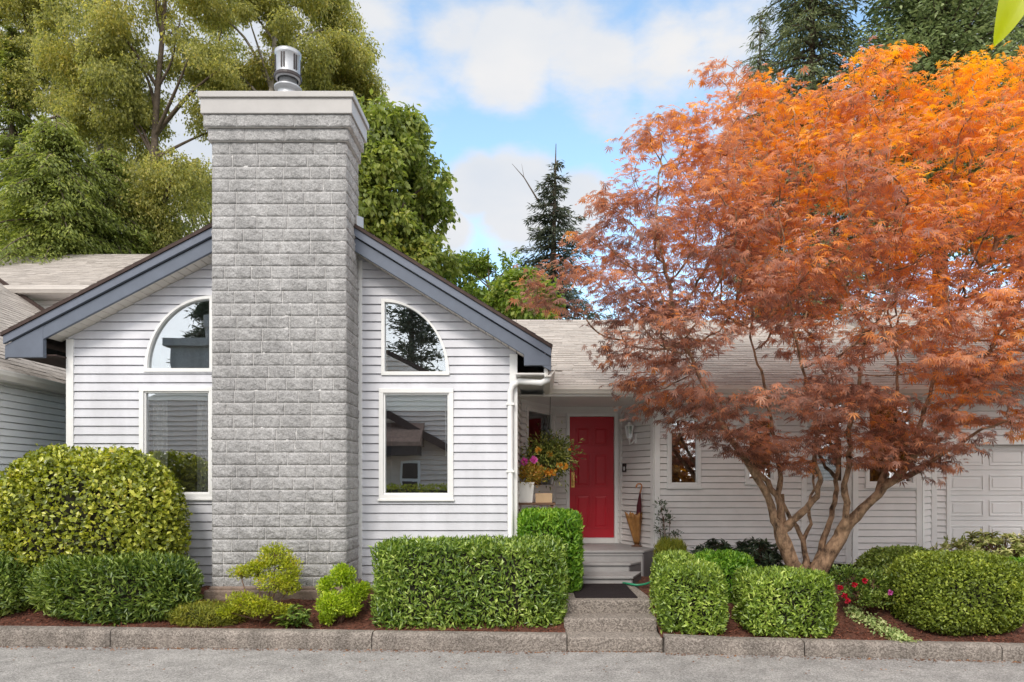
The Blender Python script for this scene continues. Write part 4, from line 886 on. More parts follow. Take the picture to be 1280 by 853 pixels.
clumps('azalea', 'lime-yellow azalea between the chimney and the long laurel hedge', 'azalea', P(425, 780, 8.30),
       [pc(428, 720, 8.4, 16, .13, 14), pc(408, 734, 8.35, 12, .13, 12), pc(443, 742, 8.35, 16, .13, 12), pc(416, 756, 8.2, 20, .15, 16), pc(438, 760, 8.25, 12, .12, 10), pc(455, 738, 8.4, 8, .10, 10), pc(410, 772, 8.2, 10, .1, 8)], 9000, .036, .018, G_LIME, 42)
c, h = bx(208, 300, 757, 788, 8.17, .22); shrub('creeping_juniper', 'flat gold-tipped creeping juniper at the kerb, left of the yellow azalea', 'juniper', c, h, 2.2, 9000, .06, .007, G_JUN, seed=43, amp=.18, up=.6, out=.8, rnd=.7, depth=(.6, 1.1), core=.7)
ro = clumps('rose_bush', 'low rose bush with red blooms in front of the smaller boxwood', 'rose bush', P(1083, 758, 8.5),
       [pc(1065, 722, 8.55, 20, .2, 14), pc(1090, 730, 8.5, 22, .2, 16), pc(1110, 735, 8.5, 16, .2, 16), pc(1072, 744, 8.45, 18, .18, 12), pc(1095, 750, 8.4, 20, .15, 9), pc(1050, 718, 8.6, 10, .12, 12)], 3800, .042, .022, G_DEEP, 44)
def flower(par, p, r, mat, seed, n=26, name='flower'):
    rg = np.random.default_rng(seed); d = unit(rg.normal(size=(n, 3))); d[:, 1] = -np.abs(d[:, 1]); V = np.array(p)+d*r*.15; v, f = blades(V, d+.3*rg.normal(size=d.shape), np.cross(d, rg.normal(size=d.shape)), r*rg.uniform(.8, 1.1, n), r*.8, .2, .6); return np_mesh(name, v, f, 3, mat, par)
for i, (px, py, d) in enumerate(((1056, 745, 8.3), (1050, 735, 8.4), (1068, 731, 8.3), (1059, 751, 8.28), (1112, 741, 8.3), (1081, 726, 8.3))): flower(ro, P(px, py, d), .036, REDP if i != 4 else PINK, 100+i)
rg = np.random.default_rng(45); n = 900; t = rg.random(n); gx = 1062+(1138-1062)*t+rg.normal(size=n)*6; gd = 8.55-1.0*t+rg.normal(size=n)*.05
V = np.array([[X(a, b), b, edge_z(X(a, b), b)+.01+.05*rg.random()] for a, b in zip(gx, gd)]); A = rg.normal(size=V.shape)+np.array([0, 0, .25]); v, f = blades(V, A, np.array([0, 0, 1.])+.4*rg.normal(size=V.shape), .045*rg.uniform(.6, 1.2, n), .03)
gc = thing('trailing_plant', 'cream and green trailing plant running down the mulch to the kerb', 'plant', (X(1100, 8.1), 8.1, .3)); np_mesh('foliage', v, f, 3, W_VAR, gc)
m = MB()
for k in range(5): m.tube(smooth_path([Vector((X(a, b), b, edge_z(X(a, b), b)+.012)) for a, b in ((1062+k*3, 8.55), (1085+5*k-8, 8.25), (1110+4*k-6, 7.95), (1132+2*k, 7.65))], 4), .004, 4, False)
m.build('runners', TWIG, gc)
# climbing plant at the wall corner
cb = P(830, 690, 10.75); cb.z = .5
clumps('climbing_plant', 'thin grey-green climber on the corner board right of the umbrella', 'climber', cb, [pc(826, 632, 10.8, 7, .05, 9), pc(829, 645, 10.8, 9, .05, 10), pc(825, 660, 10.8, 7, .05, 9), pc(833, 675, 10.8, 9, .05, 8), pc(845, 668, 10.8, 10, .05, 4), pc(838, 650, 10.8, 5, .04, 5)], 420, .045, .022, LM('climber_leaves', [(0, (.03, .05, .03)), (.6, (.10, .13, .08)), (1, (.22, .25, .16))], .2), 46, stem=.005)
# flowers in the white planter, foliage in the tan one
t = thing('potted_flowers', 'orange foliage with two pink blooms growing in the white planter box', 'flowers', (pot1.location.x, pot1.location.y, Z(604, 10.2)))
rg = np.random.default_rng(47); n = 1500; V = np.array(P(661, 591, 10.2))+rg.normal(size=(n, 3))*np.array([.085, .08, .075])+np.array([.03, 0, -.01]); A = rg.normal(size=V.shape)+np.array([0, -.3, .2]); v, f = blades(V, A, rg.normal(size=V.shape)+np.array([0, -.5, .6]), .05*rg.uniform(.6, 1.2, n), .02); np_mesh('foliage', v, f, 3, POT_L, t)
for i, (px, py) in enumerate(((655, 577), (667, 575))): flower(t, P(px, py, 10.15), .06, PINK, 120+i, 36)
m = MB()
for px, py in ((655, 577), (667, 575), (660, 585), (668, 590), (652, 592)): m.tube([P(659, 606, 10.22), P((659+px)/2, (600+py)/2, 10.2), P(px, py, 10.2)], .004, 4, False)
m.build('stems', TWIG, t)
# hanging basket
hb = thing('hanging_basket', 'hanging basket of dark trailing foliage and yellow-orange blooms left of the red door', 'hanging basket', P(688, 582, 10.45))
rg = np.random.default_rng(48); n = 3600; V = np.array(P(687, 570, 10.45))+rg.normal(size=(n, 3))*np.array([.15, .13, .13]); A = (V-np.array(P(687, 574, 10.45)))*4+rg.normal(size=V.shape)*.7-np.array([0, 0, .3]); v, f = blades(V, A, rg.normal(size=V.shape)*.5+np.array([0, -.4, .8]), .065*rg.uniform(.6, 1.3, n), .022); np_mesh('foliage', v, f, 3, BASKET_L, hb)
m = MB(); m.lathe([(0, -.16), (.06, -.15), (.12, -.08), (.15, .02), (.155, .025), (.14, 0.0), (0, 0)], P(686, 582, 10.45), 18); m.build('basket', M('coir_liner', (.11, .07, .04), .95, .3, 30, bump=.6), hb, smooth=True)
for i, (px, py) in enumerate(((673, 563), (687, 568), (699, 582), (706, 583), (692, 590), (688, 591), (684, 589), (712, 562))): flower(hb, P(px, py, 10.26), 0.058 if i < 7 else .025, ORANGE, 140+i, 22)
m = MB(); tp = Vector((X(688, 10.45), 10.45, EZ-.11)); ring = P(687, 535, 10.45)
m.tube([tp, ring], .004, 5)
for a in (0, 120, 240): m.tube([ring, Vector(P(686, 582, 10.45))+Vector((.145*math.cos(R(a)), .145*math.sin(R(a)), .02))], .003, 4)
m.build('chain', DARK, hb)

# ------------------------------------------------------------------ Japanese maple: hand-laid stems, then grown by space colonisation
def colonize(nodes, par, att, D=.14, di=1.1, dk=.22, iters=90, rg=None):
    nodes = [np.array(p) for p in nodes]; par = list(par); att = np.array(att); alive = np.ones(len(att), bool)
    NP_ = np.array(nodes); d = np.full(len(att), 1e9); ni = np.zeros(len(att), int)
    for s in range(0, len(NP_), 200):
        dd = np.linalg.norm(att[:, None]-NP_[None, s:s+200], axis=2); k = dd.argmin(1); q = dd[np.arange(len(att)), k]; up_ = q < d; d[up_] = q[up_]; ni[up_] = k[up_]+s
    for it in range(iters):
        act = alive & (d < di)
        if not act.any(): break
        acc = {}
        for a, i in zip(att[act], ni[act]): v = a-nodes[i]; acc[i] = acc.get(i, 0)+v/np.linalg.norm(v)
        new = []
        for i, v in acc.items():
            v = v/max(np.linalg.norm(v), 1e-6)+rg.normal(size=3)*.18; v /= np.linalg.norm(v); nodes.append(nodes[i]+v*D); par.append(i); new.append(len(nodes)-1)
        Q = np.array([nodes[k] for k in new]); dd = np.linalg.norm(att[:, None]-Q[None], axis=2); k = dd.argmin(1); q = dd[np.arange(len(att)), k]; up_ = q < d; d[up_] = q[up_]; ni[up_] = np.array(new)[k[up_]]
        alive &= d > dk
    return np.array(nodes), np.array(par)
def limb_mesh(nodes, par, rad, sides=6):
    """one skin over the whole skeleton: every node carries a ring that its children start from"""
    n = len(nodes); V = np.zeros((n, sides, 3)); a = np.arange(sides)*2*math.pi/sides; ref = np.array([.31, .85, .43])
    for i in range(n):
        d = nodes[i]-nodes[par[i]] if par[i] >= 0 else np.array([0, 0, 1.]); d = d/max(np.linalg.norm(d), 1e-6); u = ref-d*(ref@d); u /= np.linalg.norm(u); w = np.cross(d, u); V[i] = nodes[i]+rad[i]*(np.cos(a)[:, None]*u+np.sin(a)[:, None]*w)
    k = np.arange(sides); Fs = [np.stack([par[i]*sides+k, par[i]*sides+(k+1) % sides, i*sides+(k+1) % sides, i*sides+k], 1) for i in range(n) if par[i] >= 0]
    return V.reshape(-1, 3), np.concatenate(Fs)
def pipe_radii(nodes, par, tip=.0035, e=2.35, given=None):
    n = len(nodes); s = np.zeros(n); kids = np.zeros(n, int)
    for i in range(n-1, -1, -1):
        if s[i] == 0: s[i] = tip**e
        if par[i] >= 0: s[par[i]] += s[i]; kids[par[i]] += 1
    r = s**(1/e)
    if given is not None:
        for i, g in given.items(): r[i] = g
    for i in range(n):
        if par[i] >= 0: r[i] = min(r[i], r[par[i]]*1.12)
    return r, kids
stems = [  # (px, py, distance, radius); the first point joins an earlier stem when it repeats its coordinates
    [(1012, 742, 9.45, .17), (998, 715, 9.45, .145), (985, 690, 9.42, .125), (976, 668, 9.38, .115)],
    [(976, 668, 9.38, .115), (967, 650, 9.36, .085), (964, 632, 9.34, .08), (957, 615, 9.3, .075), (946, 598, 9.28, .07), (934, 578, 9.22, .065), (918, 555, 9.18, .06), (900, 525, 9.1, .05), (884, 490, 9.0, .042), (868, 455, 8.9, .034), (850, 420, 8.8, .026)],
    [(976, 668, 9.38, .115), (976, 640, 9.42, .075), (972, 620, 9.45, .068), (960, 602, 9.5, .06), (942, 585, 9.55, .05), (920, 560, 9.6, .042), (905, 530, 9.6, .035), (898, 495, 9.6, .03)],
    [(976, 668, 9.38, .115), (992, 650, 9.3, .072), (1008, 636, 9.22, .068), (1022, 620, 9.15, .06), (1026, 600, 9.1, .052), (1018, 575, 9.0, .045), (1022, 540, 8.95, .038), (1012, 500, 8.9, .03), (1000, 450, 8.8, .024)],
    [(972, 620, 9.45, .068), (976, 598, 9.5, .05), (972, 570, 9.55, .044), (965, 530, 9.6, .036), (955, 480, 9.6, .028), (940, 430, 9.6, .02)],
    [(1012, 742, 9.45, .17), (1022, 716, 9.5, .15), (1036, 692, 9.48, .135), (1050, 672, 9.42, .12), (1062, 652, 9.38, .105), (1078, 636, 9.32, .098), (1098, 618, 9.25, .09), (1118, 600, 9.18, .082), (1140, 572, 9.1, .07), (1166, 545, 9.0, .058), (1195, 510, 8.9, .046), (1222, 470, 8.85, .036), (1245, 425, 8.8, .026)],
    [(1050, 672, 9.42, .12), (1057, 650, 9.3, .072), (1059, 628, 9.22, .066), (1055, 605, 9.15, .06), (1062, 580, 9.1, .052), (1060, 540, 9.05, .045), (1072, 490, 9.0, .036), (1082, 430, 8.95, .026)],
    [(1022, 716, 9.5, .15), (1026, 690, 9.55, .075), (1034, 662, 9.6, .062), (1040, 636, 9.65, .055), (1046, 612, 9.7, .05), (1048, 580, 9.75, .042), (1046, 530, 9.8, .034), (1034, 470, 9.8, .026)],
    [(1012, 742, 9.45, .17), (1008, 700, 9.62, .07), (1004, 676, 9.7, .055), (996, 658, 9.75, .048), (984, 640, 9.8, .042), (978, 618, 9.8, .038)],
    [(1004, 676, 9.7, .055), (1014, 655, 9.72, .036), (1011, 632, 9.72, .032), (1018, 612, 9.72, .028), (1016, 580, 9.7, .024)],
    [(1118, 600, 9.18, .082), (1150, 588, 9.1, .044), (1190, 560, 9.0, .036), (1230, 535, 8.9, .028), (1275, 520, 8.8, .02)],
    [(1140, 572, 9.1, .07), (1150, 530, 9.1, .045), (1165, 480, 9.15, .036), (1180, 430, 9.2, .026), (1190, 380, 9.2, .02)],
    [(1098, 618, 9.25, .09), (1112, 570, 9.4, .045), (1120, 520, 9.5, .036), (1122, 460, 9.6, .028), (1112, 400, 9.6, .02)],
]
nodes = []; par = []; given = {}; look = {}
for s in stems:
    prev = None
    for k, (px, py, d, r) in enumerate(s):
        key = (px, py)
        if key in look: prev = look[key]; continue
        p = P(px, py, d); r = r*(.66 if r < .1 else .78)
        if prev is not None:                            # subdivide and wobble so the stems are not straight pipes
            a = Vector(nodes[prev]); n = max(1, int((p-a).length/.09)); ra = given[prev]
            for j in range(1, n):
                t = j/n; q = a.lerp(p, t)+Vector(RNG.normal(size=3))*.011; nodes.append(tuple(q)); par.append(prev); prev = len(nodes)-1; given[prev] = (ra+(r-ra)*t)*RNG.uniform(.90, 1.10)
        nodes.append(tuple(p)); par.append(-1 if prev is None else prev); prev = len(nodes)-1; given[prev] = r; look[key] = prev
outline = [(640, 352), (668, 322), (690, 300), (738, 292), (742, 262), (748, 232), (776, 205), (782, 160), (812, 142), (845, 134), (868, 108), (878, 78), (905, 70), (930, 98), (968, 92), (1000, 118), (1040, 108), (1066, 84), (1088, 52), (1112, 62), (1135, 104), (1168, 108), (1195, 72), (1222, 58), (1250, 72), (1290, 56), (1340, 70), (1400, 120), (1450, 220), (1470, 330), (1450, 430), (1400, 500), (1320, 540), (1270, 548), (1230, 560), (1196, 580), (1160, 596), (1120, 590), (1090, 582), (1060, 590), (1030, 596), (1000, 590), (980, 596), (962, 580), (940, 584), (905, 560), (860, 548), (800, 535), (786, 508), (770, 480), (748, 452), (744, 420), (706, 402), (664, 386)]
poly = np.array(outline, float)
def inside(q):
    x, y = q[:, 0], q[:, 1]; r = np.zeros(len(q), bool); j = len(poly)-1
    for i in range(len(poly)):
        xi, yi = poly[i]; xj, yj = poly[j]; c = ((yi > y) != (yj > y)) & (x < (xj-xi)*(y-yi)/(yj-yi+1e-9)+xi); r ^= c; j = i
    return r
def edge_dist(q):
    best = np.full(len(q), 1e9)
    for a, b in zip(poly, np.roll(poly, -1, 0)):
        ab = b-a; t = np.clip(((q-a)@ab)/(ab@ab), 0, 1); best = np.minimum(best, np.linalg.norm(q-a-t[:, None]*ab, axis=1))
    return best
rg = np.random.default_rng(5)
q = np.stack([rg.uniform(650, 1480, 60000), rg.uniform(40, 610, 60000)], 1); q = q[inside(q)]
ed = edge_dist(q); T = np.minimum(1.75, .35+ed/92*1.25)
dd = 9.0+rg.uniform(-1, 1, len(q))*T
pos = np.stack([(q[:, 0]-CX)*dd/F, dd, EYE-(q[:, 1]-CY)*dd/F], 1)
roofz = EZ+.3+np.maximum(0, pos[:, 1]-10.2)*.45
ok = (pos[:, 1] > 7.2) & ((pos[:, 1] < 9.75) | (pos[:, 2] > roofz+.25)) & ~((pos[:, 1] > 10.1) & (pos[:, 2] < roofz+.2))
cl3 = np.sin(pos@np.array([2.6, 1.1, 3.9])+1)+np.sin(pos@np.array([-1.9, 2.2, 4.6])+2.2)+np.sin(pos@np.array([3.4, -2.0, 2.0]))
thin = np.where(q[:, 0]+.55*q[:, 1] < 985, .36, .9)*np.where(q[:, 1] > 395, .62, 1.0)*np.where((q[:, 0] > 880) & (q[:, 0] < 1110) & (q[:, 1] > 405) & (q[:, 1] < 480), .42, 1.0)*np.where((q[:, 0] > 1150) & (q[:, 1] > 470), .55, 1)
ok &= (rg.random(len(q)) < thin*(.55+.25*cl3))
pos = pos[ok][:4400]
nodes, par = colonize(nodes, par, pos, D=.115, di=1.6, dk=.15, iters=140, rg=rg)
rad, kids = pipe_radii(nodes, par, .0040, 2.25, given)
mt = thing('japanese_maple', 'multi-stemmed Japanese maple with lacy orange and plum-red autumn leaves', 'tree', tuple(P(1012, 740, 9.45)))
v, f = limb_mesh(nodes, par, rad, 7)
np_mesh('trunk', v, f, 4, BARK_M, mt, smooth=True)
thin_i = np.where(rad < .0078)[0]; PER = 13
print('maple nodes', len(nodes), 'leafy', len(thin_i))
base = np.repeat(nodes[thin_i], PER, 0); dirs = nodes[thin_i]-nodes[par[thin_i]]; dirs = np.repeat(unit(dirs*np.array([1, 1, .3])), PER, 0)
n = len(base); base = base+rg.normal(size=(n, 3))*np.array([.11, .11, .022])+dirs*rg.uniform(0, .10, (n, 1))
kp = ~((base[:, 1] > 10.0) & (base[:, 2] < EZ+.1+np.maximum(0, base[:, 1]-10.2)*.45)); base, dirs = base[kp], dirs[kp]; n = len(base)
A = dirs+rg.normal(size=(n, 3))*np.array([.55, .55, .3])+np.array([0, 0, -.5]); Nn = np.array([0, 0, 1.])+rg.normal(size=(n, 3))*.28+dirs*.45
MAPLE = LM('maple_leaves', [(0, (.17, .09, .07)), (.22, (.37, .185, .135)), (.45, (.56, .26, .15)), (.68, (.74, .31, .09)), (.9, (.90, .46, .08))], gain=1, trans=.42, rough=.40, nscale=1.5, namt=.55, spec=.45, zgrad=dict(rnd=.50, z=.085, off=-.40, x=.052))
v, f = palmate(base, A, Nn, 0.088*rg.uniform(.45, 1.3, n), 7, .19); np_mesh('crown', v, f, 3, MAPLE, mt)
print('maple leaves', n)
# ------------------------------------------------------------------ trees behind the house
T_BIRCH = LM('birch_leaves', [(0, (.075, .085, .028)), (.35, (.185, .195, .06)), (.7, (.33, .315, .09)), (1, (.52, .43, .14))], .5, .45, .35, .35)
T_CEDAR = LM('cedar_sprays', [(0, (.04, .055, .016)), (.4, (.125, .155, .035)), (.75, (.23, .26, .06)), (1, (.38, .36, .09))], .4, .5, .5, .35)
T_BROAD = LM('broadleaf_leaves', [(0, (.05, .07, .018)), (.4, (.14, .18, .04)), (.8, (.25, .28, .065)), (1, (.40, .36, .09))], .4, .42, .6, .35)
T_YOUNG = LM('young_tree_leaves', [(0, (.05, .085, .015)), (.5, (.14, .20, .035)), (1, (.30, .32, .07))], .4, .42, .6, .35)
T_FIR = LM('fir_needles', [(0, (.03, .042, .03)), (.5, (.07, .085, .055)), (1, (.15, .155, .10))], .15, .55, .5, .3)
T_HEM = LM('hemlock_needles', [(0, (.045, .06, .03)), (.5, (.12, .145, .07)), (1, (.25, .27, .13))], .2, .55, .5, .3)
T_PINE = LM('pine_needles', [(0, (.07, .095, .045)), (.5, (.18, .225, .10)), (1, (.34, .38, .19))], .25, .55, .7, .35)
def leafy_tree(name, label, base, trunk, clumps_, nleaf, ln, wd, mat, bark, seed, droop=.3, lean=(0, 0), spread=.55, tr=.2, group='trees behind the house', limbs=1.0):
    """trunk polyline + a limb to every foliage clump; leaves hang from twigs round each clump"""
    rg = np.random.default_rng(seed); r = thing(name, label, 'tree', tuple(base), group); m = MB()
    tp = [Vector(p) for p in trunk]; sp = smooth_path(tp, 5); k = len(sp); m.tube(sp, [tr*(1-.85*i/(k-1)) for i in range(k)], 9, False)
    cs = np.array([c for c, _ in clumps_]); hs_ = np.array([h for _, h in clumps_]); zz = np.array([p.z for p in sp])
    for c, h in zip(cs, hs_):
        if rg.random() > limbs: continue
        hd = math.hypot(c[0]-sp[-1].x, c[1]-sp[-1].y); i = int(np.argmin(np.abs(zz-(c[2]-.75*hd-.3)))); i = min(i, k-2); a = sp[i]; md = a.lerp(Vector(c), .5)+Vector((0, 0, .25*spread*hd))+Vector(rg.normal(size=3))*.12
        q = smooth_path([a, md, Vector(c)], 4); rr = min(tr*.45, .02+.018*(Vector(c)-a).length); m.tube(q, [rr*(1-.8*j/(len(q)-1)) for j in range(len(q))], 5, False)
    m.build('trunk', bark, r, smooth=True)
    w = (hs_.prod(1))**(2/3); cnt = np.maximum(8, nleaf*w/w.sum()).astype(int); Vs = []; Ds = []
    for c, h, q in zip(cs, hs_, cnt):
        nt_ = max(4, q//16); d = unit(rg.normal(size=(nt_, 3))); tips = c+d*h*rg.uniform(.25, 1.0, (nt_, 1))**.5; j = rg.integers(0, nt_, q); t = rg.uniform(-.1, 1, (q, 1))
        V = tips[j]+rg.normal(size=(q, 3))*h*.20-np.array([0, 0, 1])*t*droop*h[2]*.5; Vs.append(V); Ds.append(d[j])
    V = np.concatenate(Vs); D_ = np.concatenate(Ds); n = len(V)
    A = D_*.6+rg.normal(size=V.shape)*.6-np.array([0, 0, droop*1.6]); Nn = rg.normal(size=V.shape)*.6+np.array([0, -.2, .8]); L_ = ln*rg.uniform(.6, 1.3, n)
    v, f = blades(V, A, Nn, L_, wd*L_/ln, .15); np_mesh('crown', v, f, 3, mat, r); return r
def ell_clumps(rg, c, h, n, hs_, flat=.7, shell=.35):
    d = unit(rg.normal(size=(n, 3))); rr = rg.uniform(shell, 1, (n, 1))**.5; p = np.array(c)+d*rr*np.array(h); s = rg.uniform(.6, 1.25, n)
    return [(tuple(a), (hs_*b, hs_*b, hs_*b*flat)) for a, b in zip(p, s)]
def gz(x, d): return Vector((x, d, -.05))
rg = np.random.default_rng(77)
# birches and poplars at the left: (trunk px at the roof line, px near the top, distance, crown boxes in px)
def tall(name, label, px0, px1, d, boxes, nl, ln, wd, mat, bark, seed, tr=.17, ncl=30, cs=.55, droop=.7, kink=None):
    rg = np.random.default_rng(seed); b = gz(X(px0, d), d); ztop = Z(min(bb[2] for bb in boxes)+20, d)
    pts = [b, P(px0, 330, d), P(px0*.6+px1*.4+(kink or 0), 170, d), P(px1, 20, d), Vector((X(px1, d)+.2, d, ztop))]
    cl = []
    for (xc, yc, y0, rx, ry) in [(bb[0], bb[1], bb[2], bb[3], bb[4]) for bb in boxes]:
        cl += ell_clumps(rg, P(xc, yc, d), (rx*d/F, 1.5, ry*d/F), ncl, cs)
    return leafy_tree(name, label, b, pts, cl, nl, ln, wd, mat, bark, seed, droop, tr=tr, limbs=.22)
tall('birch', 'leafy olive birch rising behind the bright cedar, left of the forked birch', 122, 130, 22, [(110, 60, -150, 60, 90), (150, 150, -150, 55, 70), (120, -80, -150, 70, 70)], 66000, .10, .05, T_BIRCH, BARK_W, 51)
tall('birch', 'forked birch with a dark trunk and sky gaps round it, left of the chimney', 196, 205, 21, [(190, 40, -160, 55, 60), (255, 100, -160, 42, 55), (150, 90, -160, 35, 70), (205, -80, -160, 70, 60), (230, 235, -160, 40, 40), (190, 290, -160, 30, 35)], 62000, .10, .048, T_BIRCH, BARK_D, 52, ncl=22, kink=-6)
tall('birch', 'dense golden birch directly behind the chimney top', 330, 345, 23, [(310, 50, -180, 65, 60), (380, 40, -180, 60, 70), (345, -70, -180, 80, 70), (420, 90, -180, 40, 55), (300, 130, -180, 50, 50), (400, 150, -180, 40, 50)], 100000, .105, .05, T_BIRCH, BARK_W, 53, ncl=13)
tall('birch', 'farther birch filling the view between the forked birch and the chimney', 265, 275, 27, [(265, 55, -120, 36, 55), (275, -20, -120, 50, 60), (258, 250, -120, 22, 35), (160, 190, -120, 36, 45)], 30000, .105, .048, T_BIRCH, BARK_D, 56, ncl=15, cs=.5, tr=.12)
tall('birch', 'birch cut by the top left corner of the photo', 30, 40, 25, [(20, 40, -140, 60, 70), (60, -40, -140, 60, 70), (50, 110, -140, 45, 60)], 50000, .11, .052, T_BIRCH, BARK_D, 54)
tall('birch', 'slim birch whose right edge meets the open sky, above the chimney cap', 420, 412, 24, [(412, 20, -120, 22, 45), (424, 80, -120, 22, 36), (438, 122, -120, 18, 28), (425, -50, -120, 35, 60), (410, 160, -120, 40, 50)], 34000, .105, .048, T_BIRCH, BARK_D, 55, ncl=9, cs=.5, tr=.1)
def conifer(name, label, px, d, ytop, ybot, half_px, n, ln, wd, mat, seed, droop=.35, power=.8, rows=34, per=9, tr=.2, lean=0, gaps=.1, up=0., tipup=0., group='trees behind the house', fan=.35, hang=.25, top_bare=0, rag=.55):
    """whorled branches on a straight trunk; each branch carries flat drooping sprays"""
    rg = np.random.default_rng(seed); b = gz(X(px, d), d); zt, zb_ = Z(ytop, d), Z(ybot, d); x0 = b.x
    r = thing(name, label, 'tree', tuple(b), group); m = MB(); rad = half_px*d/F
    ax = lambda z: Vector((x0+lean*(z-zb_), d, z)); m.tube([b, ax(zb_+.2*(zt-zb_)), ax(zb_+.6*(zt-zb_)), ax(zt)], [tr, tr*.8, tr*.4, .012], 8, False)
    Vs = []; As = []; Ns = []
    for i in range(rows):
        t = (i+rg.random()*.6)/rows; z = zb_+(zt-zb_)*(1-top_bare)*t; R0 = rad*((1-t)**power)+.06*rad
        for k in range(per):
            if rg.random() < gaps: continue
            a = 2*math.pi*(k/per)+rg.random()*1.2+i*.7; ln_b = R0*rg.uniform(rag, 1.15); o = ax(z+rg.normal()*.1); hd = Vector((math.cos(a), math.sin(a), 0)); s = 7
            pts = [o+hd*(ln_b*u)+Vector((0, 0, ln_b*(up*u-droop*u*u+tipup*max(0, u-.6)))) for u in np.linspace(0, 1, s)]; m.tube(pts, np.linspace(.022*rad**.5+.008, .004, s), 4, False)
            q = max(6, int(n/(rows*per)*(ln_b/(rad*.6)))); u = rg.uniform(.12, 1.02, q); P0 = np.array([np.array(o+hd*(ln_b*w)+Vector((0, 0, ln_b*(up*w-droop*w*w+tipup*max(0, w-.6))))) for w in u]); sd = np.array([-math.sin(a), math.cos(a), 0]); off_ = rg.normal(size=(q, 1))*fan*ln_b*(1.1-u[:, None])
            Vs.append(P0+sd*off_+rg.normal(size=(q, 3))*.05-np.array([0, 0, 1])*np.abs(off_)*hang); As.append(np.array(hd)*.8+sd*np.sign(off_)*.7-np.array([0, 0, hang*1.5])+.35*rg.normal(size=(q, 3))); Ns.append(np.array([0, -.15, 1.])+.4*rg.normal(size=(q, 3)))
    m.build('trunk', BARK_D, r, smooth=True); V, A, Nn = map(np.concatenate, (Vs, As, Ns)); L_ = ln*rg.uniform(.6, 1.3, len(V)); v, f = blades(V, A, Nn, L_, wd*L_/ln, .12); np_mesh('crown', v, f, 3, mat, r); return r
conifer('cedar', 'bright green drooping cedar just above the left neighbour roof', 70, 18.5, 150, 420, 115, 95000, .12, .04, T_CEDAR, 61, droop=.5, power=.5, rows=26, per=12, hang=.6, fan=.4)
conifer('cedar', 'bright cedar filling the gap between the birch trunks, above the left neighbour roof', 135, 20, 185, 420, 85, 55000, .12, .04, T_CEDAR, 76, droop=.5, power=.55, rows=22, per=11, hang=.6, fan=.4)
conifer('cedar', 'dark cedar behind the brighter one at the far left', 15, 24, 30, 400, 70, 50000, .14, .045, T_CEDAR, 62, droop=.45, rows=26, per=10, hang=.5)
conifer('cedar', 'olive cedar between the left neighbour roof and the gable', 190, 22, 225, 420, 80, 45000, .13, .042, T_CEDAR, 63, droop=.45, rows=22, per=10, hang=.5)
# round broadleaf right of the chimney
d = 19.0; rg = np.random.default_rng(8); cl = ell_clumps(rg, P(482, 250, d), (76*d/F, 1.6, 105*d/F), 90, .50, .75, .5)+ell_clumps(rg, P(495, 330, d), (66*d/F, 1.3, 60*d/F), 24, .45, .75)
leafy_tree('broadleaf_tree', 'dense rounded green tree right of the chimney, above the gable roof', gz(X(480, d), d), [gz(X(480, d), d), P(482, 400, d), P(480, 280, d), P(485, 170, d)], cl, 44000, .17, .10, T_BROAD, BARK_D, 64, droop=.55, tr=.22)
d = 20.0; cl = ell_clumps(rg, P(612, 360, d), (42*d/F, .9, 46*d/F), 26, .33, .8)
leafy_tree('young_tree', 'pale loose young tree behind the gable roof, left of the fir', gz(X(612, d), d), [gz(X(612, d), d), P(612, 420, d), P(610, 310, d)], cl, 7000, .12, .06, T_YOUNG, BARK_D, 65, droop=.2, tr=.07)
d = 18.0; cl = ell_clumps(rg, P(652, 378, d), (44*d/F, .9, 34*d/F), 26, .33, .7)
leafy_tree('young_tree', 'bright green bushy tree just above the main roof, in front of the fir', gz(X(655, d), d), [gz(X(655, d), d), P(655, 430, d), P(650, 350, d)], cl, 8000, .14, .085, T_YOUNG, BARK_D, 66, droop=.35, tr=.07)
d = 23.0; cl = ell_clumps(rg, P(575, 350, d), (28*d/F, .8, 40*d/F), 14, .35, .8)
leafy_tree('young_tree', 'thin tree peeping between the rounded tree and the pale young tree', gz(X(575, d), d), [gz(X(575, d), d), P(575, 420, d), P(575, 320, d)], cl, 3500, .13, .06, T_YOUNG, BARK_D, 67, droop=.2, tr=.06)
fir = conifer('fir', 'dark fir with a bare leaning spire standing alone against the clouds', 689, 27, 180, 420, 70, 22000, .24, .055, T_FIR, 68, droop=.22, power=.75, rows=22, per=8, gaps=.38, rag=.3, up=-.1, tipup=.3, tr=.2, lean=.025, top_bare=.08, fan=.3)
m = MB(); m.tube([P(672, 250, 27), P(655, 222, 27), P(640, 205, 27)], [.035, .02, .006], 5, False); m.tube([P(655, 222, 27), P(652, 205, 27)], [.014, .004], 4, False)
for a, b in ((684, 262), (694, 235), (697, 214)): m.tube([P(691+(a-691)*.1, b+6, 27), P(a+RNG.uniform(-12, 12), b-4, 27)], [.014, .004], 4, False)
m.build('dead_branch', BARK_D, fir)
conifer('hemlock', 'lacy dark hemlock above the top of the maple', 1015, 18, -190, 430, 125, 75000, .15, .036, T_HEM, 69, droop=.35, power=.6, rows=34, per=9, gaps=.18, hang=.4)
conifer('hemlock', 'dark hemlock showing through the left side of the maple crown', 950, 22, 15, 430, 60, 20000, .16, .03, T_HEM, 74, droop=.35, power=.6, rows=26, per=8, gaps=.2, hang=.4)
conifer('pine', 'dense blue-green pine behind the top right of the maple', 1175, 17, -260, 300, 130, 75000, .15, .06, T_PINE, 70, droop=.15, power=.5, rows=36, per=13, gaps=.05, up=.1, tipup=.3, fan=.45, hang=.15)
conifer('pine', 'darker pine cut by the right edge of the photo', 1300, 18, -200, 320, 95, 22000, .15, .05, T_HEM, 71, droop=.2, power=.5, rows=30, per=11, gaps=.08, fan=.4)
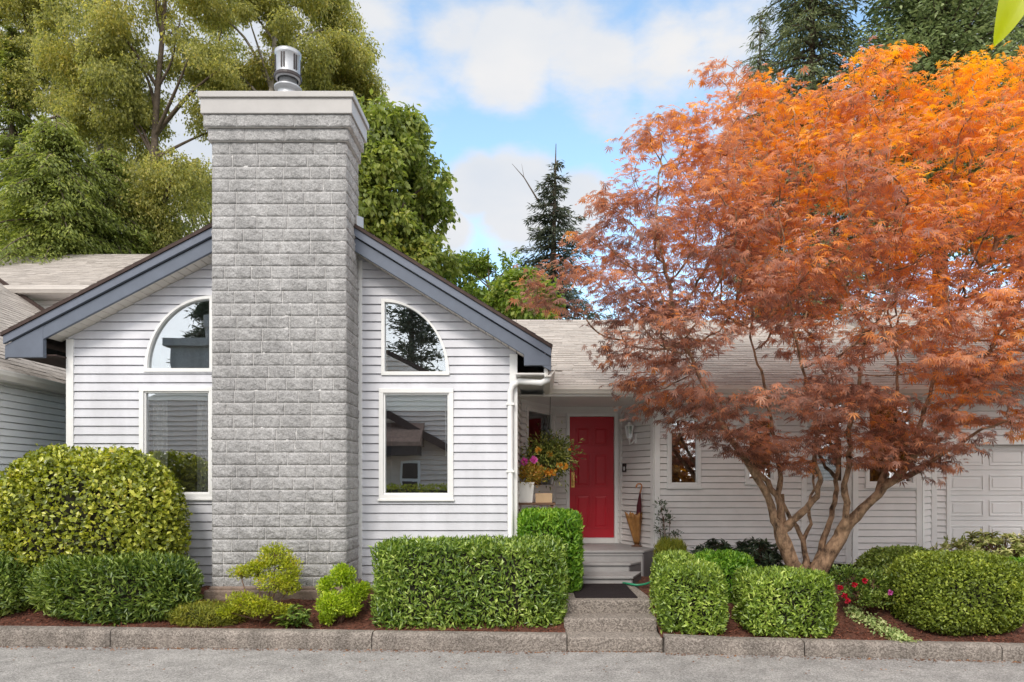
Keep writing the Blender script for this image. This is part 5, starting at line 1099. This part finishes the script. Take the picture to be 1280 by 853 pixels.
# trees across the road (only mirrored in the glass)
conifer('pine', 'pine across the road, seen only as a reflection in the left arched window', X(0, 1)*0+CX+(-14.2)*F/-11.5*-1 if 0 else 668, 20, 178, 420, 62, 10, .2, .05, T_FIR, 72) if 0 else None
def far_conifer(label, x, y, h, rad, seed):
    rg = np.random.default_rng(seed); r = thing('pine', label, 'tree', (x, y, 0), 'trees across the road'); m = MB(); m.tube([(x, y, 0), (x, y, h*.6), (x, y, h)], [.25, .16, .02], 8, False); Vs = []; As = []
    for i in range(22):
        t = i/22; z = h*(.30+.70*t); R0 = rad*(1-t)**.7+.1
        for k in range(6):
            a = rg.uniform(0, 6.28); q = 60; u = rg.uniform(.2, 1, q)*R0*rg.uniform(.6, 1.1); e = np.array([math.cos(a), math.sin(a), .1]); m.tube([(x, y, z), tuple(np.array([x, y, z])+e*R0)], [.03, .008], 4, False); Vs.append(np.array([x, y, z])+e*u[:, None]+rg.normal(size=(q, 3))*.14); As.append(e+.6*rg.normal(size=(q, 3)))
    m.build('trunk', BARK_D, r); V = np.concatenate(Vs); A = np.concatenate(As); v, f = blades(V, A, rg.normal(size=V.shape), .28, .07); np_mesh('crown', v, f, 3, T_FIR, r)
T_RUST = LM('rust_leaves', [(0, (.10, .05, .02)), (.5, (.30, .14, .04)), (1, (.55, .28, .06))], .4, .5)
for i, (x, h_, lab) in enumerate(((6, 9, 'autumn tree across the road, added to fill the right wing window reflections'), (11.5, 10, 'taller autumn tree added across the road to fill window reflections, opposite the garage'), (3, 6, 'small autumn tree added across the road to fill window reflections, opposite the porch'), (17.5, 9, 'autumn tree across the road, added to fill the bay window reflections'))):
    cl = ell_clumps(np.random.default_rng(200+i), (x, -11, h_*.5), (2.6, 1.5, h_*.45), 40, .7, .8, .2)  # unseen trees added so the wing windows mirror foliage, not white sky
    leafy_tree('reflection_tree', lab, (x, -11, 0), [(x, -11, 0), (x, -11, h_*.4), (x+.2, -11, h_*.9)], cl, 15000, .30, .17, T_RUST, BARK_D, 210+i, group='trees across the road')
far_conifer('tall conifer across the road, mirrored in the right arched window', -5.6, -13, 12.6, 2.0, 72)
far_conifer('conifer across the road, mirrored in the left arched window', -15.2, -14, 10.5, 2.2, 73)
c = (-4.6, -6.3, .85); shrub('clipped_hedge', 'orange and green hedge across the road, mirrored at the foot of the right window', 'hedge', c, (2.6, .4, .9), 4, 6000, .10, .05, G_YEL, seed=75)

# ------------------------------------------------------------------ overhanging leaves close to the camera
lm = LM('overhanging_leaf', [(0, (.34, .38, .01)), (1, (.42, .46, .015))], .45, .35, 30, .6)
ob = thing('overhanging_branch', 'twig with long yellow-green leaves hanging into the top right corner, close to the camera', 'branch', tuple(P(1330, -120, 1.05)))
m = MB(); m.tube([P(1420, -260, 1.1), P(1330, -120, 1.05), P(1290, -70, 1.02), P(1275, -45, 1.0)], [.006, .004, .003, .0015], 6); m.build('twig', TWIG, ob)
def big_leaf(a, b, w, side):
    a, b = Vector(a), Vector(b); ax = (b-a); ln = ax.length; ax.normalize(); s = ax.cross(Vector((0, -1, 0))).normalized(); nn = s.cross(ax).normalized(); mb = MB(); n = 14; row = []
    for i in range(n+1):
        t = i/n; hw = w*.5*(math.sin(math.pi*min(1, t**.8))**.75)*(1 if t < .98 else .2); c = a+ax*ln*t+nn*(.012*math.sin(3*t)); row.append([c-s*hw+nn*hw*.35, c-s*hw*.5+nn*hw*.14, c, c+s*hw*.5+nn*hw*.14, c+s*hw+nn*hw*.35])
    mb.add([p for r in row for p in r], [(i*5+j, i*5+j+1, (i+1)*5+j+1, (i+1)*5+j) for i in range(n) for j in range(4)]); mb.build('leaf', lm, ob, smooth=True)
    mb = MB(); mb.tube([r[2]-nn*.0002 for r in row], .0006, 5)
big_leaf(P(1276, -46, 1.0), P(1241, 60, 1.0), .047, 1); big_leaf(P(1293, -70, 1.02), P(1277, 18, 1.03), .03, 1); big_leaf(P(1310, -95, 1.03), P(1345, 10, 1.02), .045, 1)
# ------------------------------------------------------------------ mulch chips and fallen leaves
rg = np.random.default_rng(90); pts = []
while len(pts) < 15000:
    x = rg.uniform(-7, 7.4); y = kerb_y(x)+.13+abs(rg.normal())*.75
    if y > 10.4 or (SX0-.02 < x < SX1+.02) : continue
    pts.append((x, y, (bed_z(x, y) if x < .4 else edge_z(x, y))+.012))
V = np.array(pts); n = len(V); A = rg.normal(size=V.shape)*np.array([1, 1, .35]); v, f = blades(V, A, np.array([0, 0, 1.])+.6*rg.normal(size=V.shape), .04*rg.uniform(.4, 1.4, n), .013, .1); tag(np_mesh('bark_chips', v, f, 3, CHIP), 'loose red-brown bark chips covering the planting beds', 'mulch', kind='stuff')
pts = []
while len(pts) < 1500:
    x = rg.uniform(-6.2, 5.6); u = rg.random()
    y = kerb_y(x)-abs(rg.normal())*.05-.01 if u < .88 else rg.uniform(6.9, kerb_y(x)-.02)
    if u < .88 and SX0 < x < SX1: y = 7.8-abs(rg.normal())*.03
    pts.append((x, y, .006))
V = np.array(pts); A = rg.normal(size=V.shape)*np.array([1, 1, .15]); v, f = palmate(V, A, np.array([0, 0, 1.])+.3*rg.normal(size=V.shape), .021*rg.uniform(.4, 1.3, len(V)), 5, .4)
tag(np_mesh('leaf_litter', v, f, 3, LM('fallen_leaves', [(0, (.06, .03, .018)), (.6, (.17, .075, .035)), (1, (.42, .20, .06))], .2)), 'scattered brown and orange fallen leaves along the foot of the kerb', 'fallen leaves', kind='stuff')
